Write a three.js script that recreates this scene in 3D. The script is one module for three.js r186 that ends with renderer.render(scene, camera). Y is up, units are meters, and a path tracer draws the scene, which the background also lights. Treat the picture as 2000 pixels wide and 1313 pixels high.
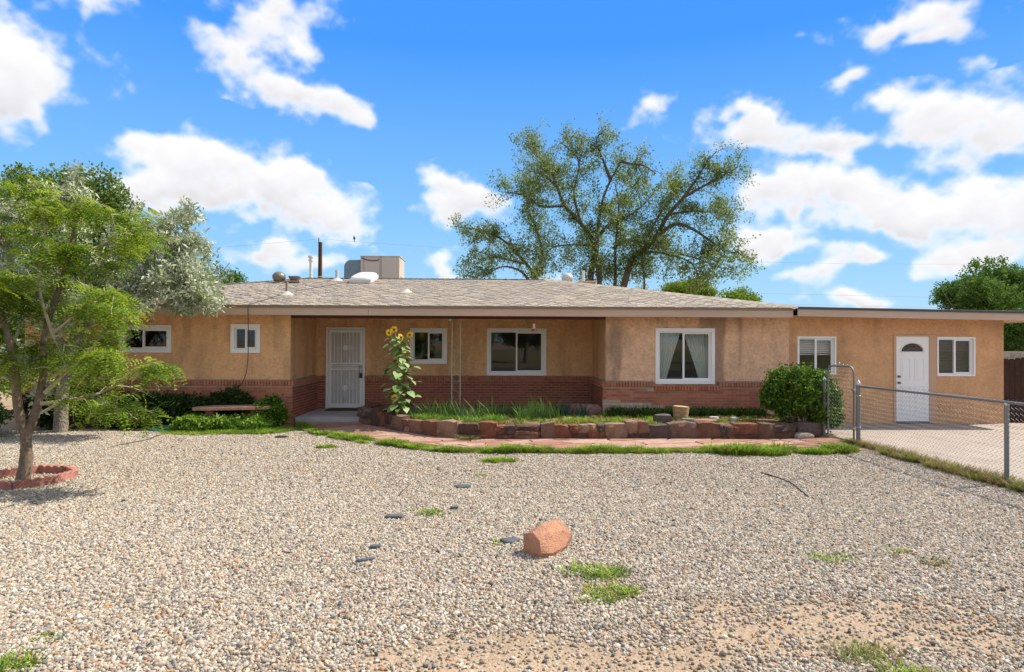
import * as THREE from 'three';
import { mergeGeometries, toCreasedNormals } from 'three/addons/utils/BufferGeometryUtils.js';
import { ConvexGeometry } from 'three/addons/geometries/ConvexGeometry.js';
import { RoundedBoxGeometry } from 'three/addons/geometries/RoundedBoxGeometry.js';

// ---------- camera, sun, exposure ----------
const scene = new THREE.Scene();
const D2R = Math.PI / 180;
const camera = new THREE.PerspectiveCamera(55.42, 1024 / 672, 0.1, 9000);
camera.position.set(0, 1.95, 0);
camera.rotation.order = 'YXZ';
camera.rotation.set(0.53 * D2R, -1.28 * D2R, 0.25 * D2R);
const renderer = new THREE.WebGLRenderer();
renderer.toneMapping = THREE.LinearToneMapping;
renderer.toneMappingExposure = 1.55;
renderer.shadowMap.enabled = true;
const SUN_DIR = new THREE.Vector3(0.958, 1.173, -0.25).normalize();
const sun = new THREE.DirectionalLight(new THREE.Color().setRGB(1, 0.93, 0.81), 4.95);
sun.name = 'sun';
sun.position.copy(SUN_DIR).multiplyScalar(80);
sun.castShadow = true;
sun.shadow.mapSize.set(4096, 4096);
Object.assign(sun.shadow.camera, { left: -40, right: 40, top: 40, bottom: -40, near: 1, far: 200 });
scene.add(sun);
const SKY_GAIN = 0.668;   // radiance of the computed sky at exposure 1

// ---------- seeded random and tileable noise ----------
function rng(seed) { let s = seed | 0; return () => { s = (s + 0x6d2b79f5) | 0; let t = Math.imul(s ^ (s >>> 15), 1 | s); t = (t + Math.imul(t ^ (t >>> 7), 61 | t)) ^ t; return ((t ^ (t >>> 14)) >>> 0) / 4294967296; }; }
const hash2 = (x, y, s) => { let h = Math.imul(x, 374761393) ^ Math.imul(y, 668265263) ^ Math.imul(s, 2147483647 - 977); h = Math.imul(h ^ (h >>> 13), 1274126177); return ((h ^ (h >>> 16)) >>> 0) / 4294967296; };
function vnoise(x, y, s = 1, px = 0, py = 0) {
  const ix = Math.floor(x), iy = Math.floor(y), fx = x - ix, fy = y - iy, u = fx * fx * (3 - 2 * fx), v = fy * fy * (3 - 2 * fy);
  const w = (k, p) => (p ? ((k % p) + p) % p : k);
  const x0 = w(ix, px), x1 = w(ix + 1, px), y0 = w(iy, py), y1 = w(iy + 1, py);
  const a = hash2(x0, y0, s), b = hash2(x1, y0, s), c = hash2(x0, y1, s), d = hash2(x1, y1, s);
  return (a + (b - a) * u) * (1 - v) + (c + (d - c) * u) * v;
}
function fbm(x, y, oct = 4, s = 1, px = 0, py = 0) {
  let sum = 0, amp = 0.5, tot = 0;
  for (let i = 0; i < oct; i++) { sum += amp * vnoise(x, y, s + i * 17, px, py); tot += amp; amp *= 0.5; x *= 2; y *= 2; px *= 2; py *= 2; }
  return sum / tot;
}
const hash3 = (x, y, z, s) => hash2(Math.imul(x, 73856093) ^ Math.imul(z, 19349663), y, s);
function vnoise3(x, y, z, s = 1) {
  const ix = Math.floor(x), iy = Math.floor(y), iz = Math.floor(z), q = (t) => t * t * (3 - 2 * t), u = q(x - ix), v = q(y - iy), w = q(z - iz), L = (a, b, t) => a + (b - a) * t;
  const c = (i, j, k) => hash3(ix + i, iy + j, iz + k, s);
  return L(L(L(c(0, 0, 0), c(1, 0, 0), u), L(c(0, 1, 0), c(1, 1, 0), u), v), L(L(c(0, 0, 1), c(1, 0, 1), u), L(c(0, 1, 1), c(1, 1, 1), u), v), w);
}
const fbm3 = (x, y, z, oct = 4, s = 1) => { let a = 0, m = 0.5, t = 0; for (let i = 0; i < oct; i++) { a += m * vnoise3(x, y, z, s + i * 13); t += m; m *= 0.5; x *= 2.03; y *= 2.03; z *= 2.03; } return a / t; };
const clamp = (x, a = 0, b = 1) => Math.min(b, Math.max(a, x)), sstep = (a, b, x) => { const t = clamp((x - a) / (b - a)); return t * t * (3 - 2 * t); }, lerp = (a, b, t) => a + (b - a) * t;
const CLOUDS = [[-36.99,18.93,1.99,1.78,1],[-36.26,17.45,1.74,1.66,1],[-35.07,16.19,0.66,1.03,0.7],[-39.18,17.42,2.4,2.23,1],[-29.9,24.31,2.53,0.92,0.95],[-32.19,22.55,0.71,1.12,0.45],[-27.84,25.69,3.16,0.98,0.8],[-18.32,26.77,3.07,1.32,0.85],[-21.11,24.76,2.36,0.99,0.6],[-23.8,22.9,2.27,0.78,0.7],[-16.64,23.7,1.83,1.18,0.95],[-21.48,22.01,2.04,0.88,0.8],[-19.08,20.66,2.43,0.98,0.9],[-16.61,20.0,2.92,1.08,1],[-13.85,19.28,2.57,1.03,1],[-11.9,18.64,1.4,0.64,0.8],[-19.91,24.06,3.6,2.15,0.35],[-24.1,14.83,1.88,1.63,1.1],[-28.79,15.26,1.79,0.67,0.95],[-27.03,14.46,2.49,0.95,1],[-22.95,13.19,4.97,1.91,1.15],[-24.45,11.25,4.1,1.59,1.05],[-18.2,13.03,2.45,1.56,1.05],[-16.96,11.25,3.73,1.51,1.1],[-14.43,10.34,2.34,1.11,1],[-12.27,9.37,1.13,0.7,0.9],[-29.1,10.95,2.74,1.22,1],[-25.54,9.47,1.46,0.68,0.85],[-3.36,12.94,2.83,1.39,1.1],[-6.31,13.51,1.81,0.69,0.95],[-4.94,11.37,2.5,1.32,1.05],[-1.98,11.87,2.29,1.23,1],[-5.62,10.25,1.36,0.8,0.8],[-18.77,7.55,1.3,0.76,1],[-18.16,6.51,2.37,0.77,1],[-14.83,7.08,1.95,0.78,0.95],[-12.69,7.38,1.3,0.61,0.8],[-5.6,7.04,1.72,0.72,0.95],[-3.78,6.49,1.82,0.63,0.8],[33.61,23.71,3.78,1.24,1.15],[31.24,23.22,2.42,1.01,0.9],[35.53,22.11,1.89,0.85,0.95],[33.93,21.81,2.28,0.54,0.7],[30.19,20.12,1.48,0.71,0.75],[29.3,19.91,1.08,0.43,0.5],[37.22,19.25,0.6,0.4,0.4],[13.2,20.23,1.5,0.95,0.72],[10.76,18.67,0.63,0.37,0.4],[25.22,24.26,0.62,0.35,0.35],[20.86,18.21,1.22,0.71,0.6],[19.62,18.13,0.91,0.47,0.5],[23.07,17.78,1.82,1.16,1.05],[24.64,16.43,3.1,1.17,1.05],[26.55,15.05,2.63,1.09,1],[21.87,16.33,2.42,0.87,0.8],[28.4,13.87,1.09,0.54,0.7],[16.89,18.37,1.71,0.96,0.35],[33.92,16.97,1.96,0.92,1],[35.52,15.98,2.51,1.2,1.1],[38.84,16.22,1.73,1.21,1.05],[39.13,14.64,2.29,1.16,1],[30.54,15.31,1.19,0.45,0.55],[36.76,13.66,1.83,0.78,0.6],[25.41,11.8,4.59,1.37,1.05],[29.83,12.16,3.9,1.31,1.1],[32.59,10.34,5.7,1.52,1.1],[37.05,10.03,4.53,1.66,1.15],[38.82,8.39,3.17,1.28,1.1],[22.28,12.46,1.6,0.98,0.8],[23.08,10.34,1.98,0.66,0.55],[30.54,9.37,4.54,1.02,0.9],[42.13,9.73,2.89,2.03,1],[22.68,8.07,2.07,1.09,1.1],[24.64,6.93,2.17,0.75,1.05],[20.66,8.59,1.63,1.1,0.95],[29.12,6.9,1.65,0.64,1],[30.18,6.05,1.83,0.8,1.05],[31.57,6.75,1.23,0.47,0.9],[36.13,6.63,1.85,0.6,1],[37.35,5.8,1.8,0.66,1],[34.87,5.78,1.15,0.45,0.8],[26.92,4.77,1.86,0.62,0.75],[25.03,5.25,1.92,0.5,0.6],[29.83,3.26,2.19,0.64,0.95],[31.23,2.83,2.07,0.48,0.9],[-9.62,4.81,2.65,0.63,0.6],[1.26,4.94,2.75,0.64,0.6]];
const ELM_LIMBS = [[0.2,0.03,[[-0.22,2.58,0.0],[-0.23,4.93,0.0],[-0.12,6.5,0.0],[-0.71,7.44,0.0],[-1.5,8.45,0.0],[-1.89,9.31,0.0],[-2.21,10.25,0.0],[-2.92,10.87,0.0],[-3.39,11.33,0.0]]],[0.17,0.03,[[0.13,2.58,0.0],[0.06,4.92,0.17],[-0.01,6.06,0.33],[0.15,8.28,0.5],[0.43,9.25,0.67],[0.85,10.05,0.83],[0.98,10.23,1.0]]],[0.07,0.02,[[1.01,10.2,0.0],[1.38,9.95,0.53],[1.72,9.77,1.07],[2.13,9.26,1.6]]],[0.08,0.02,[[0.54,9.41,0.0],[0.08,10.32,0.4],[-0.21,10.97,0.8],[0.03,11.38,1.2]]],[0.12,0.03,[[0.84,2.59,0.0],[0.94,4.98,-0.4],[1.05,6.63,-0.8],[1.24,8.65,-1.2],[1.15,9.9,-1.6]]],[0.22,0.03,[[0.95,2.59,0.0],[1.25,4.62,0.09],[1.77,6.02,0.18],[2.38,6.48,0.27],[2.75,6.94,0.36],[3.27,7.86,0.44],[3.86,8.62,0.53],[4.46,9.37,0.62],[4.81,10.05,0.71],[5.09,10.57,0.8]]],[0.08,0.02,[[4.02,8.74,0.0],[4.88,9.23,0.27],[5.57,9.56,0.53],[6.18,9.89,0.8]]],[0.11,0.02,[[2.83,7.0,0.0],[3.52,7.41,0.36],[4.2,7.12,0.72],[4.78,6.53,1.08],[5.26,6.18,1.44],[5.81,5.83,1.8]]],[0.07,0.015,[[2.13,6.2,0.0],[2.78,6.17,0.24],[3.65,5.95,0.48],[4.12,5.66,0.72],[4.44,5.02,0.96],[4.51,4.39,1.2]]],[0.05,0.012,[[3.78,6.02,0.0],[4.33,5.76,0.53],[4.78,5.47,1.07],[5.21,5.18,1.6]]],[0.05,0.012,[[5.13,6.7,0.0],[5.24,5.83,0.6],[4.89,5.22,1.2]]],[0.09,0.02,[[-0.08,6.81,0.0],[0.76,7.58,-0.3],[1.61,8.05,-0.6],[2.4,8.6,-0.9],[2.96,9.32,-1.2]]],[0.12,0.03,[[-2.81,2.96,0.0],[-2.89,5.09,-0.2],[-2.56,6.15,-0.4],[-2.87,7.37,-0.6],[-3.19,8.53,-0.8],[-2.86,9.71,-1.0]]],[0.1,0.02,[[-2.9,5.07,0.0],[-3.35,5.74,-0.35],[-4.3,6.89,-0.7],[-5.43,7.43,-1.05],[-6.75,7.64,-1.4]]],[0.07,0.02,[[-3.21,4.91,0.0],[-3.54,5.22,0.33],[-4.47,5.37,0.67],[-5.37,4.87,1.0]]],[0.08,0.02,[[-1.5,8.37,0.0],[-2.63,8.26,0.47],[-3.57,8.61,0.93],[-4.34,8.64,1.4]]],[0.08,0.02,[[-1.89,9.31,0.0],[-2.54,10.09,-0.9],[-3.15,10.49,-1.8]]],[0.07,0.02,[[-0.71,7.44,0.0],[-1.09,8.89,0.47],[-0.99,10.16,0.93],[-1.81,10.92,1.4]]],[0.06,0.02,[[-3.37,5.69,0.0],[-4.62,6.09,-0.7],[-5.85,6.5,-1.4]]],[0.08,0.02,[[2.25,2.99,0.0],[2.15,4.92,0.27],[2.08,5.82,0.53],[2.1,6.7,0.8]]],[0.07,0.02,[[2.2,6.83,0.0],[3.06,8.22,-0.6],[3.87,9.17,-1.2],[4.03,9.98,-1.8]]],[0.06,0.02,[[3.39,7.94,0.0],[4.47,7.99,0.6],[5.34,7.72,1.2],[5.73,7.46,1.8]]],[0.06,0.02,[[-0.08,6.5,0.0],[-1.4,6.4,0.6],[-2.22,6.15,1.2],[-2.71,5.47,1.8]]],[0.06,0.02,[[0.9,6.51,0.0],[1.78,6.93,-0.6],[2.89,6.7,-1.2],[3.87,6.8,-1.8]]]];
const MESQUITE_LIMBS = [[0.094,0.068,[[0.0,-0.035,0.0],[0.017,0.312,0.0],[0.047,0.658,0.0]]],[0.066,0.024,[[0.047,0.644,0.0],[0.01,1.012,0.066],[0.027,1.429,0.132],[-0.024,1.976,0.198],[-0.182,2.649,0.264],[-0.073,3.314,0.33]]],[0.058,0.024,[[0.061,0.658,0.0],[0.155,0.999,-0.055],[0.167,1.415,-0.11],[0.205,2.05,-0.165],[0.3,2.694,-0.22],[0.455,3.275,-0.275],[0.484,3.863,-0.33]]],[0.031,0.01,[[0.232,1.214,0.0],[0.493,1.591,-0.137],[0.717,1.91,-0.275],[0.843,2.239,-0.412],[0.903,2.578,-0.55]]],[0.027,0.008,[[0.207,1.075,0.0],[0.729,1.169,0.11],[1.202,1.268,0.22],[1.631,1.479,0.33],[1.987,1.552,0.44]]],[0.023,0.006,[[0.249,0.971,0.0],[0.891,1.236,0.257],[1.447,1.127,0.513],[1.948,0.963,0.77]]],[0.027,0.008,[[0.306,1.978,0.0],[0.251,2.655,0.22],[0.466,3.366,0.44],[0.554,3.781,0.66]]],[0.023,0.008,[[0.449,2.676,0.0],[0.705,2.982,-0.22],[0.923,3.377,-0.44],[0.937,3.788,-0.66]]],[0.027,0.008,[[-0.071,1.421,0.0],[-0.36,1.841,0.44],[-0.437,2.219,0.88]]],[0.023,0.008,[[-0.074,1.699,0.0],[-0.218,2.271,-0.44],[-0.767,2.897,-0.88]]],[0.023,0.008,[[0.319,2.048,0.0],[0.838,2.316,0.293],[1.316,2.5,0.587],[1.684,2.544,0.88]]],[0.023,0.008,[[0.244,1.422,0.0],[0.762,1.565,0.367],[1.29,1.691,0.733],[1.733,1.734,1.1]]],[0.02,0.006,[[0.218,1.283,0.0],[-0.536,1.391,-0.495],[-1.36,1.206,-0.99]]],[0.023,0.006,[[0.636,3.235,0.0],[1.246,3.527,0.33],[1.509,3.725,0.66]]],[0.023,0.006,[[-0.353,2.81,0.0],[-0.216,3.619,-0.22],[0.049,4.103,-0.44]]]];

// ---------- sky: blue air with drifting cumulus, computed for every direction ----------
{
  const W = 4096, Hh = 2048, data = new Float32Array(W * Hh * 4);
  const R = rng(77), list = CLOUDS.slice();
  // the same kind of scattered cumulus carries on round the rest of the sky
  for (let i = 0; i < 125; i++) {
    const az = 46 + R() * 268, el = Math.asin(0.04 + R() * 0.95) / D2R, rx = (5 + R() * 9) / Math.max(0.35, Math.cos(el * D2R)), ry = 1.5 + R() * 4;
    for (let k = 0; k < 4; k++) list.push([az + (R() - 0.5) * rx * 1.6, el + (R() - 0.5) * ry * 1.4, rx * (0.4 + R() * 0.4), ry * (0.5 + R() * 0.5), 0.8 + R() * 0.35]);
  }
  for (let i = 0; i < 14; i++) { const az = -60 + R() * 120, el = 36 + R() * 30; for (let k = 0; k < 4; k++) list.push([az + (R() - 0.5) * 16, el + (R() - 0.5) * 6, 4 + R() * 6, 2 + R() * 3, 0.7 + R() * 0.35]); }
  const wrap = (a) => ((a + 540) % 360) - 180;
  // coarse grid of nearby clouds for speed
  const cells = new Map();
  for (const c of list) {
    for (let a = Math.floor((c[0] - c[2] * 2.2) / 6); a <= Math.floor((c[0] + c[2] * 2.2) / 6); a++) for (let e = Math.floor((c[1] - c[3] * 2.2) / 6); e <= Math.floor((c[1] + c[3] * 2.2) / 6); e++) {
      const key = ((a % 60) + 60) % 60 + ',' + e; if (!cells.has(key)) cells.set(key, []); cells.get(key).push(c);
    }
  }
  for (let row = 0; row < Hh; row++) {
    const el = ((row + 0.5) / Hh - 0.5) * 180, y = Math.sin(el * D2R);
    const keys = [[0, 0.53, 0.78, 0.96], [0.1, 0.36, 0.67, 0.97], [0.2, 0.235, 0.555, 1.0], [0.42, 0.07, 0.335, 0.99], [1, 0.04, 0.24, 0.82]]; let ki = 0; while (ki < 3 && y > keys[ki + 1][0]) ki++;
    const kt = clamp((y - keys[ki][0]) / (keys[ki + 1][0] - keys[ki][0])), air = [1, 2, 3].map((c) => lerp(keys[ki][c], keys[ki + 1][c], kt));
    for (let col = 0; col < W; col++) {
      const o = (row * W + col) * 4; data[o + 3] = 1;
      if (el < 0) { data[o] = 0.34; data[o + 1] = 0.3; data[o + 2] = 0.25; continue; }
      // texture column to direction: x = cos(round), z = sin(round); azimuth measured from -z towards +x
      const round = ((col + 0.5) / W - 0.5) * 2 * Math.PI, dx = Math.cos(round), dz = Math.sin(round), az = Math.atan2(dx, -dz) / D2R, ce = Math.cos(el * D2R);
      const near = cells.get(((Math.floor(az / 6) % 60) + 60) % 60 + ',' + Math.floor(el / 6));
      let cr = air[0], cg = air[1], cb = air[2];
      if (near) {
        const X = dx * ce, Z = dz * ce;
        const wx = (fbm3(X * 9, y * 12, Z * 9, 4, 5) - 0.5) * 6.5, wy = (fbm3(X * 9, y * 12, Z * 9, 4, 55) - 0.5) * 4.2;
        let d = 0, top = 0, wsum = 1e-5;
        for (const c of near) {
          const ex = wrap(az + wx - c[0]) / c[2], ey = (el + wy - c[1]) / c[3], r2 = ex * ex + ey * ey;
          if (r2 > 4) continue;
          const g = c[4] * Math.exp(-r2 * 0.9); d = d + g * (1 - d * 0.55); top += ey * g; wsum += g;
        }
        if (d > 0.02) {
          const n = fbm3(X * 26, y * 34, Z * 26, 5, 9), n2 = fbm3(X * 60, y * 75, Z * 60, 4, 31);
          const dens = d * 1.05 + (n - 0.5) * 1.5 + (n2 - 0.5) * 0.85 - 0.43, a = clamp(sstep(-0.32, 0.72, dens) * 1.05);
          const under = clamp(0.5 - top / wsum * 0.55) * sstep(0.15, 0.7, dens), grey = under * (0.6 + 0.6 * (fbm3(X * 14, y * 20, Z * 14, 3, 71) - 0.2));
          const L = 1.07 - 0.34 * grey - 0.12 * (n2 - 0.4) * sstep(0.1, 0.5, dens);
          cr = lerp(cr, L * (0.985 - 0.03 * grey), a); cg = lerp(cg, L * (0.98 - 0.03 * grey), a); cb = lerp(cb, L, a);
        }
      }
      data[o] = cr * SKY_GAIN; data[o + 1] = cg * SKY_GAIN; data[o + 2] = cb * SKY_GAIN;
    }
  }
  const tex = new THREE.DataTexture(data, W, Hh, THREE.RGBAFormat, THREE.FloatType);
  tex.mapping = THREE.EquirectangularReflectionMapping; tex.magFilter = THREE.LinearFilter; tex.needsUpdate = true;
  scene.background = tex; scene.environment = tex;
}

// ---------- helpers ----------
const C = (r, g, b) => new THREE.Color().setRGB(r, g, b);
const V = (x, y, z) => new THREE.Vector3(x, y, z);
function texture(w, h, fn, srgb = true, rep = [1, 1]) {
  const d = new Uint8Array(w * h * 4);
  for (let y = 0; y < h; y++) for (let x = 0; x < w; x++) { const c = fn(x / w, y / h), o = (y * w + x) * 4; for (let k = 0; k < 3; k++) { const v = clamp(typeof c === 'number' ? c : c[k]); d[o + k] = 255 * (srgb ? (v <= 0.0031308 ? v * 12.92 : 1.055 * Math.pow(v, 1 / 2.4) - 0.055) : v); } d[o + 3] = 255; }
  const t = new THREE.DataTexture(d, w, h); t.wrapS = t.wrapT = THREE.RepeatWrapping; t.magFilter = THREE.LinearFilter; t.repeat.set(rep[0], rep[1]); if (srgb) t.colorSpace = THREE.SRGBColorSpace; t.needsUpdate = true; return t;
}
const std = (color, roughness = 0.8, o = {}) => new THREE.MeshStandardMaterial({ color, roughness, ...o });
const phys = (color, roughness, o = {}) => new THREE.MeshPhysicalMaterial({ color, roughness, ...o });
const leafMat = (rough = 0.85, tr = 0.4) => phys(C(1, 1, 1), rough, { transmission: tr, thickness: 0, specularIntensity: 0.2, side: THREE.DoubleSide });
const names = new Map();
function numbered(n) { const k = names.get(n) || 0; names.set(n, k + 1); return k ? n + '_' + String(k).padStart(3, '0') : n; }
function tag(o, label, category, group, kind) { if (label) o.userData.label = label; if (category) o.userData.category = category; if (group) o.userData.group = group; if (kind) o.userData.kind = kind; return o; }
function thing(name, label, category, pos = [0, 0, 0], group) { const g = new THREE.Group(); g.name = numbered(name); g.position.set(...pos); scene.add(g); return tag(g, label, category, group); }
function part(name, geo, mat, parent, kind) { const m = new THREE.Mesh(geo, mat); m.name = parent === scene ? numbered(name) : name; m.castShadow = m.receiveShadow = true; parent.add(m); if (kind) m.userData.kind = kind; return m; }
function groupPart(name, parent) { const g = new THREE.Group(); g.name = name; parent.add(g); return g; }
function structure(name, geo, mat) { const m = part(name, geo, mat, scene); m.userData.kind = 'structure'; return m; }
// box-projected uv in metres
function metreUV(g, s = 1, ox = 0, oy = 0) {
  g = g.index ? g.toNonIndexed() : g; const p = g.attributes.position, uv = new Float32Array(p.count * 2), a = V(), b = V(), c = V(), n = V();
  for (let i = 0; i < p.count; i += 3) {
    a.fromBufferAttribute(p, i); b.fromBufferAttribute(p, i + 1); c.fromBufferAttribute(p, i + 2); n.copy(b).sub(a).cross(c.clone().sub(a)); const ax = Math.abs(n.x), ay = Math.abs(n.y), az = Math.abs(n.z);
    for (let k = 0; k < 3; k++) { const q = [a, b, c][k], j = (i + k) * 2; if (ay >= ax && ay >= az) { uv[j] = q.x; uv[j + 1] = q.z; } else if (ax > az) { uv[j] = q.z; uv[j + 1] = q.y; } else { uv[j] = q.x; uv[j + 1] = q.y; } uv[j] = uv[j] * s + ox; uv[j + 1] = uv[j + 1] * s + oy; }
  }
  g.setAttribute('uv', new THREE.BufferAttribute(uv, 2)); return g;
}
function box(x0, x1, y0, y1, z0, z1) { const g = new THREE.BoxGeometry(x1 - x0, y1 - y0, z1 - z0); g.translate((x0 + x1) / 2, (y0 + y1) / 2, (z0 + z1) / 2); return metreUV(g); }
function rbox(x0, x1, y0, y1, z0, z1, r = 0.006) { const g = new RoundedBoxGeometry(x1 - x0, y1 - y0, z1 - z0, 1, Math.min(r, (x1 - x0) / 2.1, (y1 - y0) / 2.1, (z1 - z0) / 2.1)); g.translate((x0 + x1) / 2, (y0 + y1) / 2, (z0 + z1) / 2); return metreUV(g); }
function merge(list) { return mergeGeometries(list.map((g) => { const n = g.index ? g.toNonIndexed() : g; for (const k of Object.keys(n.attributes)) if (!['position', 'normal', 'uv', 'color'].includes(k)) n.deleteAttribute(k); if (!n.attributes.uv) n.setAttribute('uv', new THREE.BufferAttribute(new Float32Array(n.attributes.position.count * 2), 2)); return n; })); }
function tubeBetween(a, b, r0, r1 = r0, seg = 6) { const d = b.clone().sub(a), g = new THREE.CylinderGeometry(r1, r0, d.length(), seg, 1); g.applyQuaternion(new THREE.Quaternion().setFromUnitVectors(V(0, 1, 0), d.normalize())); const m = a.clone().add(b).multiplyScalar(0.5); g.translate(m.x, m.y, m.z); return g; }
// tapered tube along a smooth curve
function limbGeometry(pts, r0, r1, seg = 6, per = 4, wob = 0, R = Math.random) {
  const curve = new THREE.CatmullRomCurve3(pts, false, 'centripetal'), n = Math.max(2, (pts.length - 1) * per), g = new THREE.TubeGeometry(curve, n, 1, seg, false), p = g.attributes.position, c = V(), q = V();
  for (let i = 0; i <= n; i++) { curve.getPointAt(i / n, c); const r = lerp(r0, r1, Math.pow(i / n, 0.8)); for (let j = 0; j <= seg; j++) { const k = i * (seg + 1) + j; q.fromBufferAttribute(p, k).sub(c); const f = wob ? 1 + wob * (hash2(i, j % seg, 3) - 0.5) : 1; q.multiplyScalar(r * f).add(c); p.setXYZ(k, q.x, q.y, q.z); } }
  const uv = g.attributes.uv, len = curve.getLength(); for (let k = 0; k < uv.count; k++) uv.setXY(k, uv.getX(k) * len, uv.getY(k) * Math.max(0.3, 6.28 * r0));
  return g;
}
function paintVerts(g, fn) { const p = g.attributes.position, c = new Float32Array(p.count * 3); for (let i = 0; i < p.count; i++) { const k = fn(p.getX(i), p.getY(i), p.getZ(i)); c[i * 3] = k[0]; c[i * 3 + 1] = k[1]; c[i * 3 + 2] = k[2]; } g.setAttribute('color', new THREE.BufferAttribute(c, 3)); return g; }
function solidColor(g, c) { return paintVerts(g, () => c); }
// an InstancedMesh from a list of {p, q, s, c}
function copies(name, geo, mat, items, parent, kind = 'stuff') {
  const m = new THREE.InstancedMesh(geo, mat, items.length), M = new THREE.Matrix4(), col = new THREE.Color();
  items.forEach((it, i) => { M.compose(it.p, it.q, it.s); m.setMatrixAt(i, M); if (it.c) m.setColorAt(i, col.setRGB(it.c[0], it.c[1], it.c[2])); });
  m.name = parent === scene ? numbered(name) : name; m.castShadow = m.receiveShadow = true; if (kind) m.userData.kind = kind; parent.add(m); return m;
}
const randQuat = (R) => new THREE.Quaternion().setFromEuler(new THREE.Euler(R() * 6.283, R() * 6.283, R() * 6.283));
const yawQuat = (a, tx = 0, tz = 0) => new THREE.Quaternion().setFromEuler(new THREE.Euler(tx, a, tz, 'YXZ'));
// lumpy rock: a subdivided box or ball pushed about by noise
function rockGeometry(sx, sy, sz, seed, det = 3, rough = 0.16, round = 0.35, flat = true) {
  let g = new THREE.BoxGeometry(1, 1, 1, det, det, det); const p = g.attributes.position, v = V(), s = V();
  for (let i = 0; i < p.count; i++) { v.fromBufferAttribute(p, i); s.copy(v).normalize().multiplyScalar(0.62); v.lerp(s, round); const k = 1 + rough * (fbm3(v.x * 2.2 + seed * 3.1, v.y * 2.2 + 7, v.z * 2.2 + seed, 3, 7) - 0.5) * 2; v.multiplyScalar(k); p.setXYZ(i, v.x * sx, v.y * sy, v.z * sz); }
  g = metreUV(g); if (flat) { g.computeVertexNormals(); } else g = toCreasedNormals(g, 0.9); return g;
}

// rough-hewn block: a box with skewed faces, worn corners and a broken front
function hewnStone(w, h, d, seed) {
  const R = rng(Math.floor(seed * 1000)), g = new THREE.BoxGeometry(1, 1, 1, 6, 5, 3), p = g.attributes.position, v = V(), k = () => (R() - 0.5); const a = k() * 0.22, b = k() * 0.3, c = k() * 0.2, e = k() * 0.3, o = R() * 50;
  for (let i = 0; i < p.count; i++) { v.fromBufferAttribute(p, i); const s = v.clone().normalize().multiplyScalar(0.66); v.lerp(s, 0.24); const x = v.x, y = v.y; v.x += a * y + b * x * y; v.y += c * x * (h < w ? h / w : 1) + e * x * y * 0.6; const n = fbm3(x * 3.2 + o, y * 3.2, v.z * 2 + o, 4, 19) - 0.5; v.z += n * 0.42; v.x += (fbm3(x * 2 + o, y * 5, 3, 3, 23) - 0.5) * 0.14; v.y += (fbm3(x * 5 + o, y * 2, 7, 3, 29) - 0.5) * 0.16; p.setXYZ(i, v.x * w, v.y * h, v.z * d); }
  return toCreasedNormals(metreUV(g), 0.6);
}

// ---------- materials ----------
const noiseGrain = (u, v, k, s, o = 4) => fbm(u * k, v * k, o, s, k, k);
const stuccoTex = texture(1024, 1024, (u, v) => {
  const big = fbm(u * 6, v * 3, 4, 3, 6, 3), streak = fbm(u * 26, v * 5, 4, 13, 26, 5), fine = noiseGrain(u, v, 180, 23, 3), mid = noiseGrain(u, v, 40, 43, 4), st = sstep(0.47, 0.68, streak * 0.5 + big * 0.5);
  const k = 1.03 + 0.24 * (mid - 0.5) + 0.4 * (fine - 0.5) + 0.18 * (big - 0.5), g = 1 - 0.24 * st;
  return [0.69 * k * g, 0.405 * k * (g * 0.98 + 0.02), 0.2 * k * (g * 0.92 + 0.08)];
}, true, [1 / 6, 1 / 6]);
const stuccoBump = texture(1024, 1024, (u, v) => 0.6 * noiseGrain(u, v, 150, 61, 3) + 0.4 * noiseGrain(u, v, 36, 67, 3), false, [1 / 3, 1 / 3]);
const M = {};
const fadedTex = texture(1024, 1024, (u, v) => {
  const big = fbm(u * 5, v * 3, 4, 303, 5, 3), streak = fbm(u * 22, v * 4, 4, 313, 22, 4), fine = noiseGrain(u, v, 180, 323, 3), mid = noiseGrain(u, v, 40, 343, 4), st = sstep(0.44, 0.64, streak * 0.55 + big * 0.45);
  const k = 1.0 + 0.34 * (mid - 0.5) + 0.45 * (fine - 0.5), g = 1 - 0.48 * st;
  return [0.70 * k * g, 0.435 * k * (g * 0.98 + 0.02), 0.265 * k * (g * 0.94 + 0.06)];
}, true, [1 / 6, 1 / 6]);
M.fadedStucco = std(C(1, 1, 1), 0.95, { map: fadedTex, bumpMap: stuccoBump, bumpScale: 0.02 });
M.stucco = std(C(1, 1, 1), 0.95, { map: stuccoTex, bumpMap: stuccoBump, bumpScale: 0.02 });
const annexTex = texture(1024, 1024, (u, v) => {
  const big = fbm(u * 5, v * 4, 4, 103, 5, 4), fine = noiseGrain(u, v, 180, 123, 3), mid = noiseGrain(u, v, 30, 143, 4), st = sstep(0.5, 0.75, fbm(u * 14, v * 7, 4, 113, 14, 7) * 0.6 + big * 0.4);
  const k = 0.9 + 0.24 * (mid - 0.5) + 0.3 * (fine - 0.5) + 0.2 * (big - 0.5), g = 1 - 0.26 * st;
  return [0.67 * k * g, 0.38 * k * g, 0.19 * k * g];
}, true, [1 / 6, 1 / 6]);
M.annexStucco = std(C(1, 1, 1), 0.95, { map: annexTex, bumpMap: stuccoBump, bumpScale: 0.02 });
const fasciaTex = texture(512, 256, (u, v) => { const k = 0.94 + 0.16 * (fbm(u * 4, v * 60, 4, 9, 4, 60) - 0.5) + 0.14 * (noiseGrain(u, v, 12, 19, 4) - 0.5); return [0.53 * k, 0.385 * k, 0.28 * k]; }, true, [1 / 3, 1 / 1.5]);
M.fascia = std(C(1, 1, 1), 0.7, { map: fasciaTex });
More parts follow.
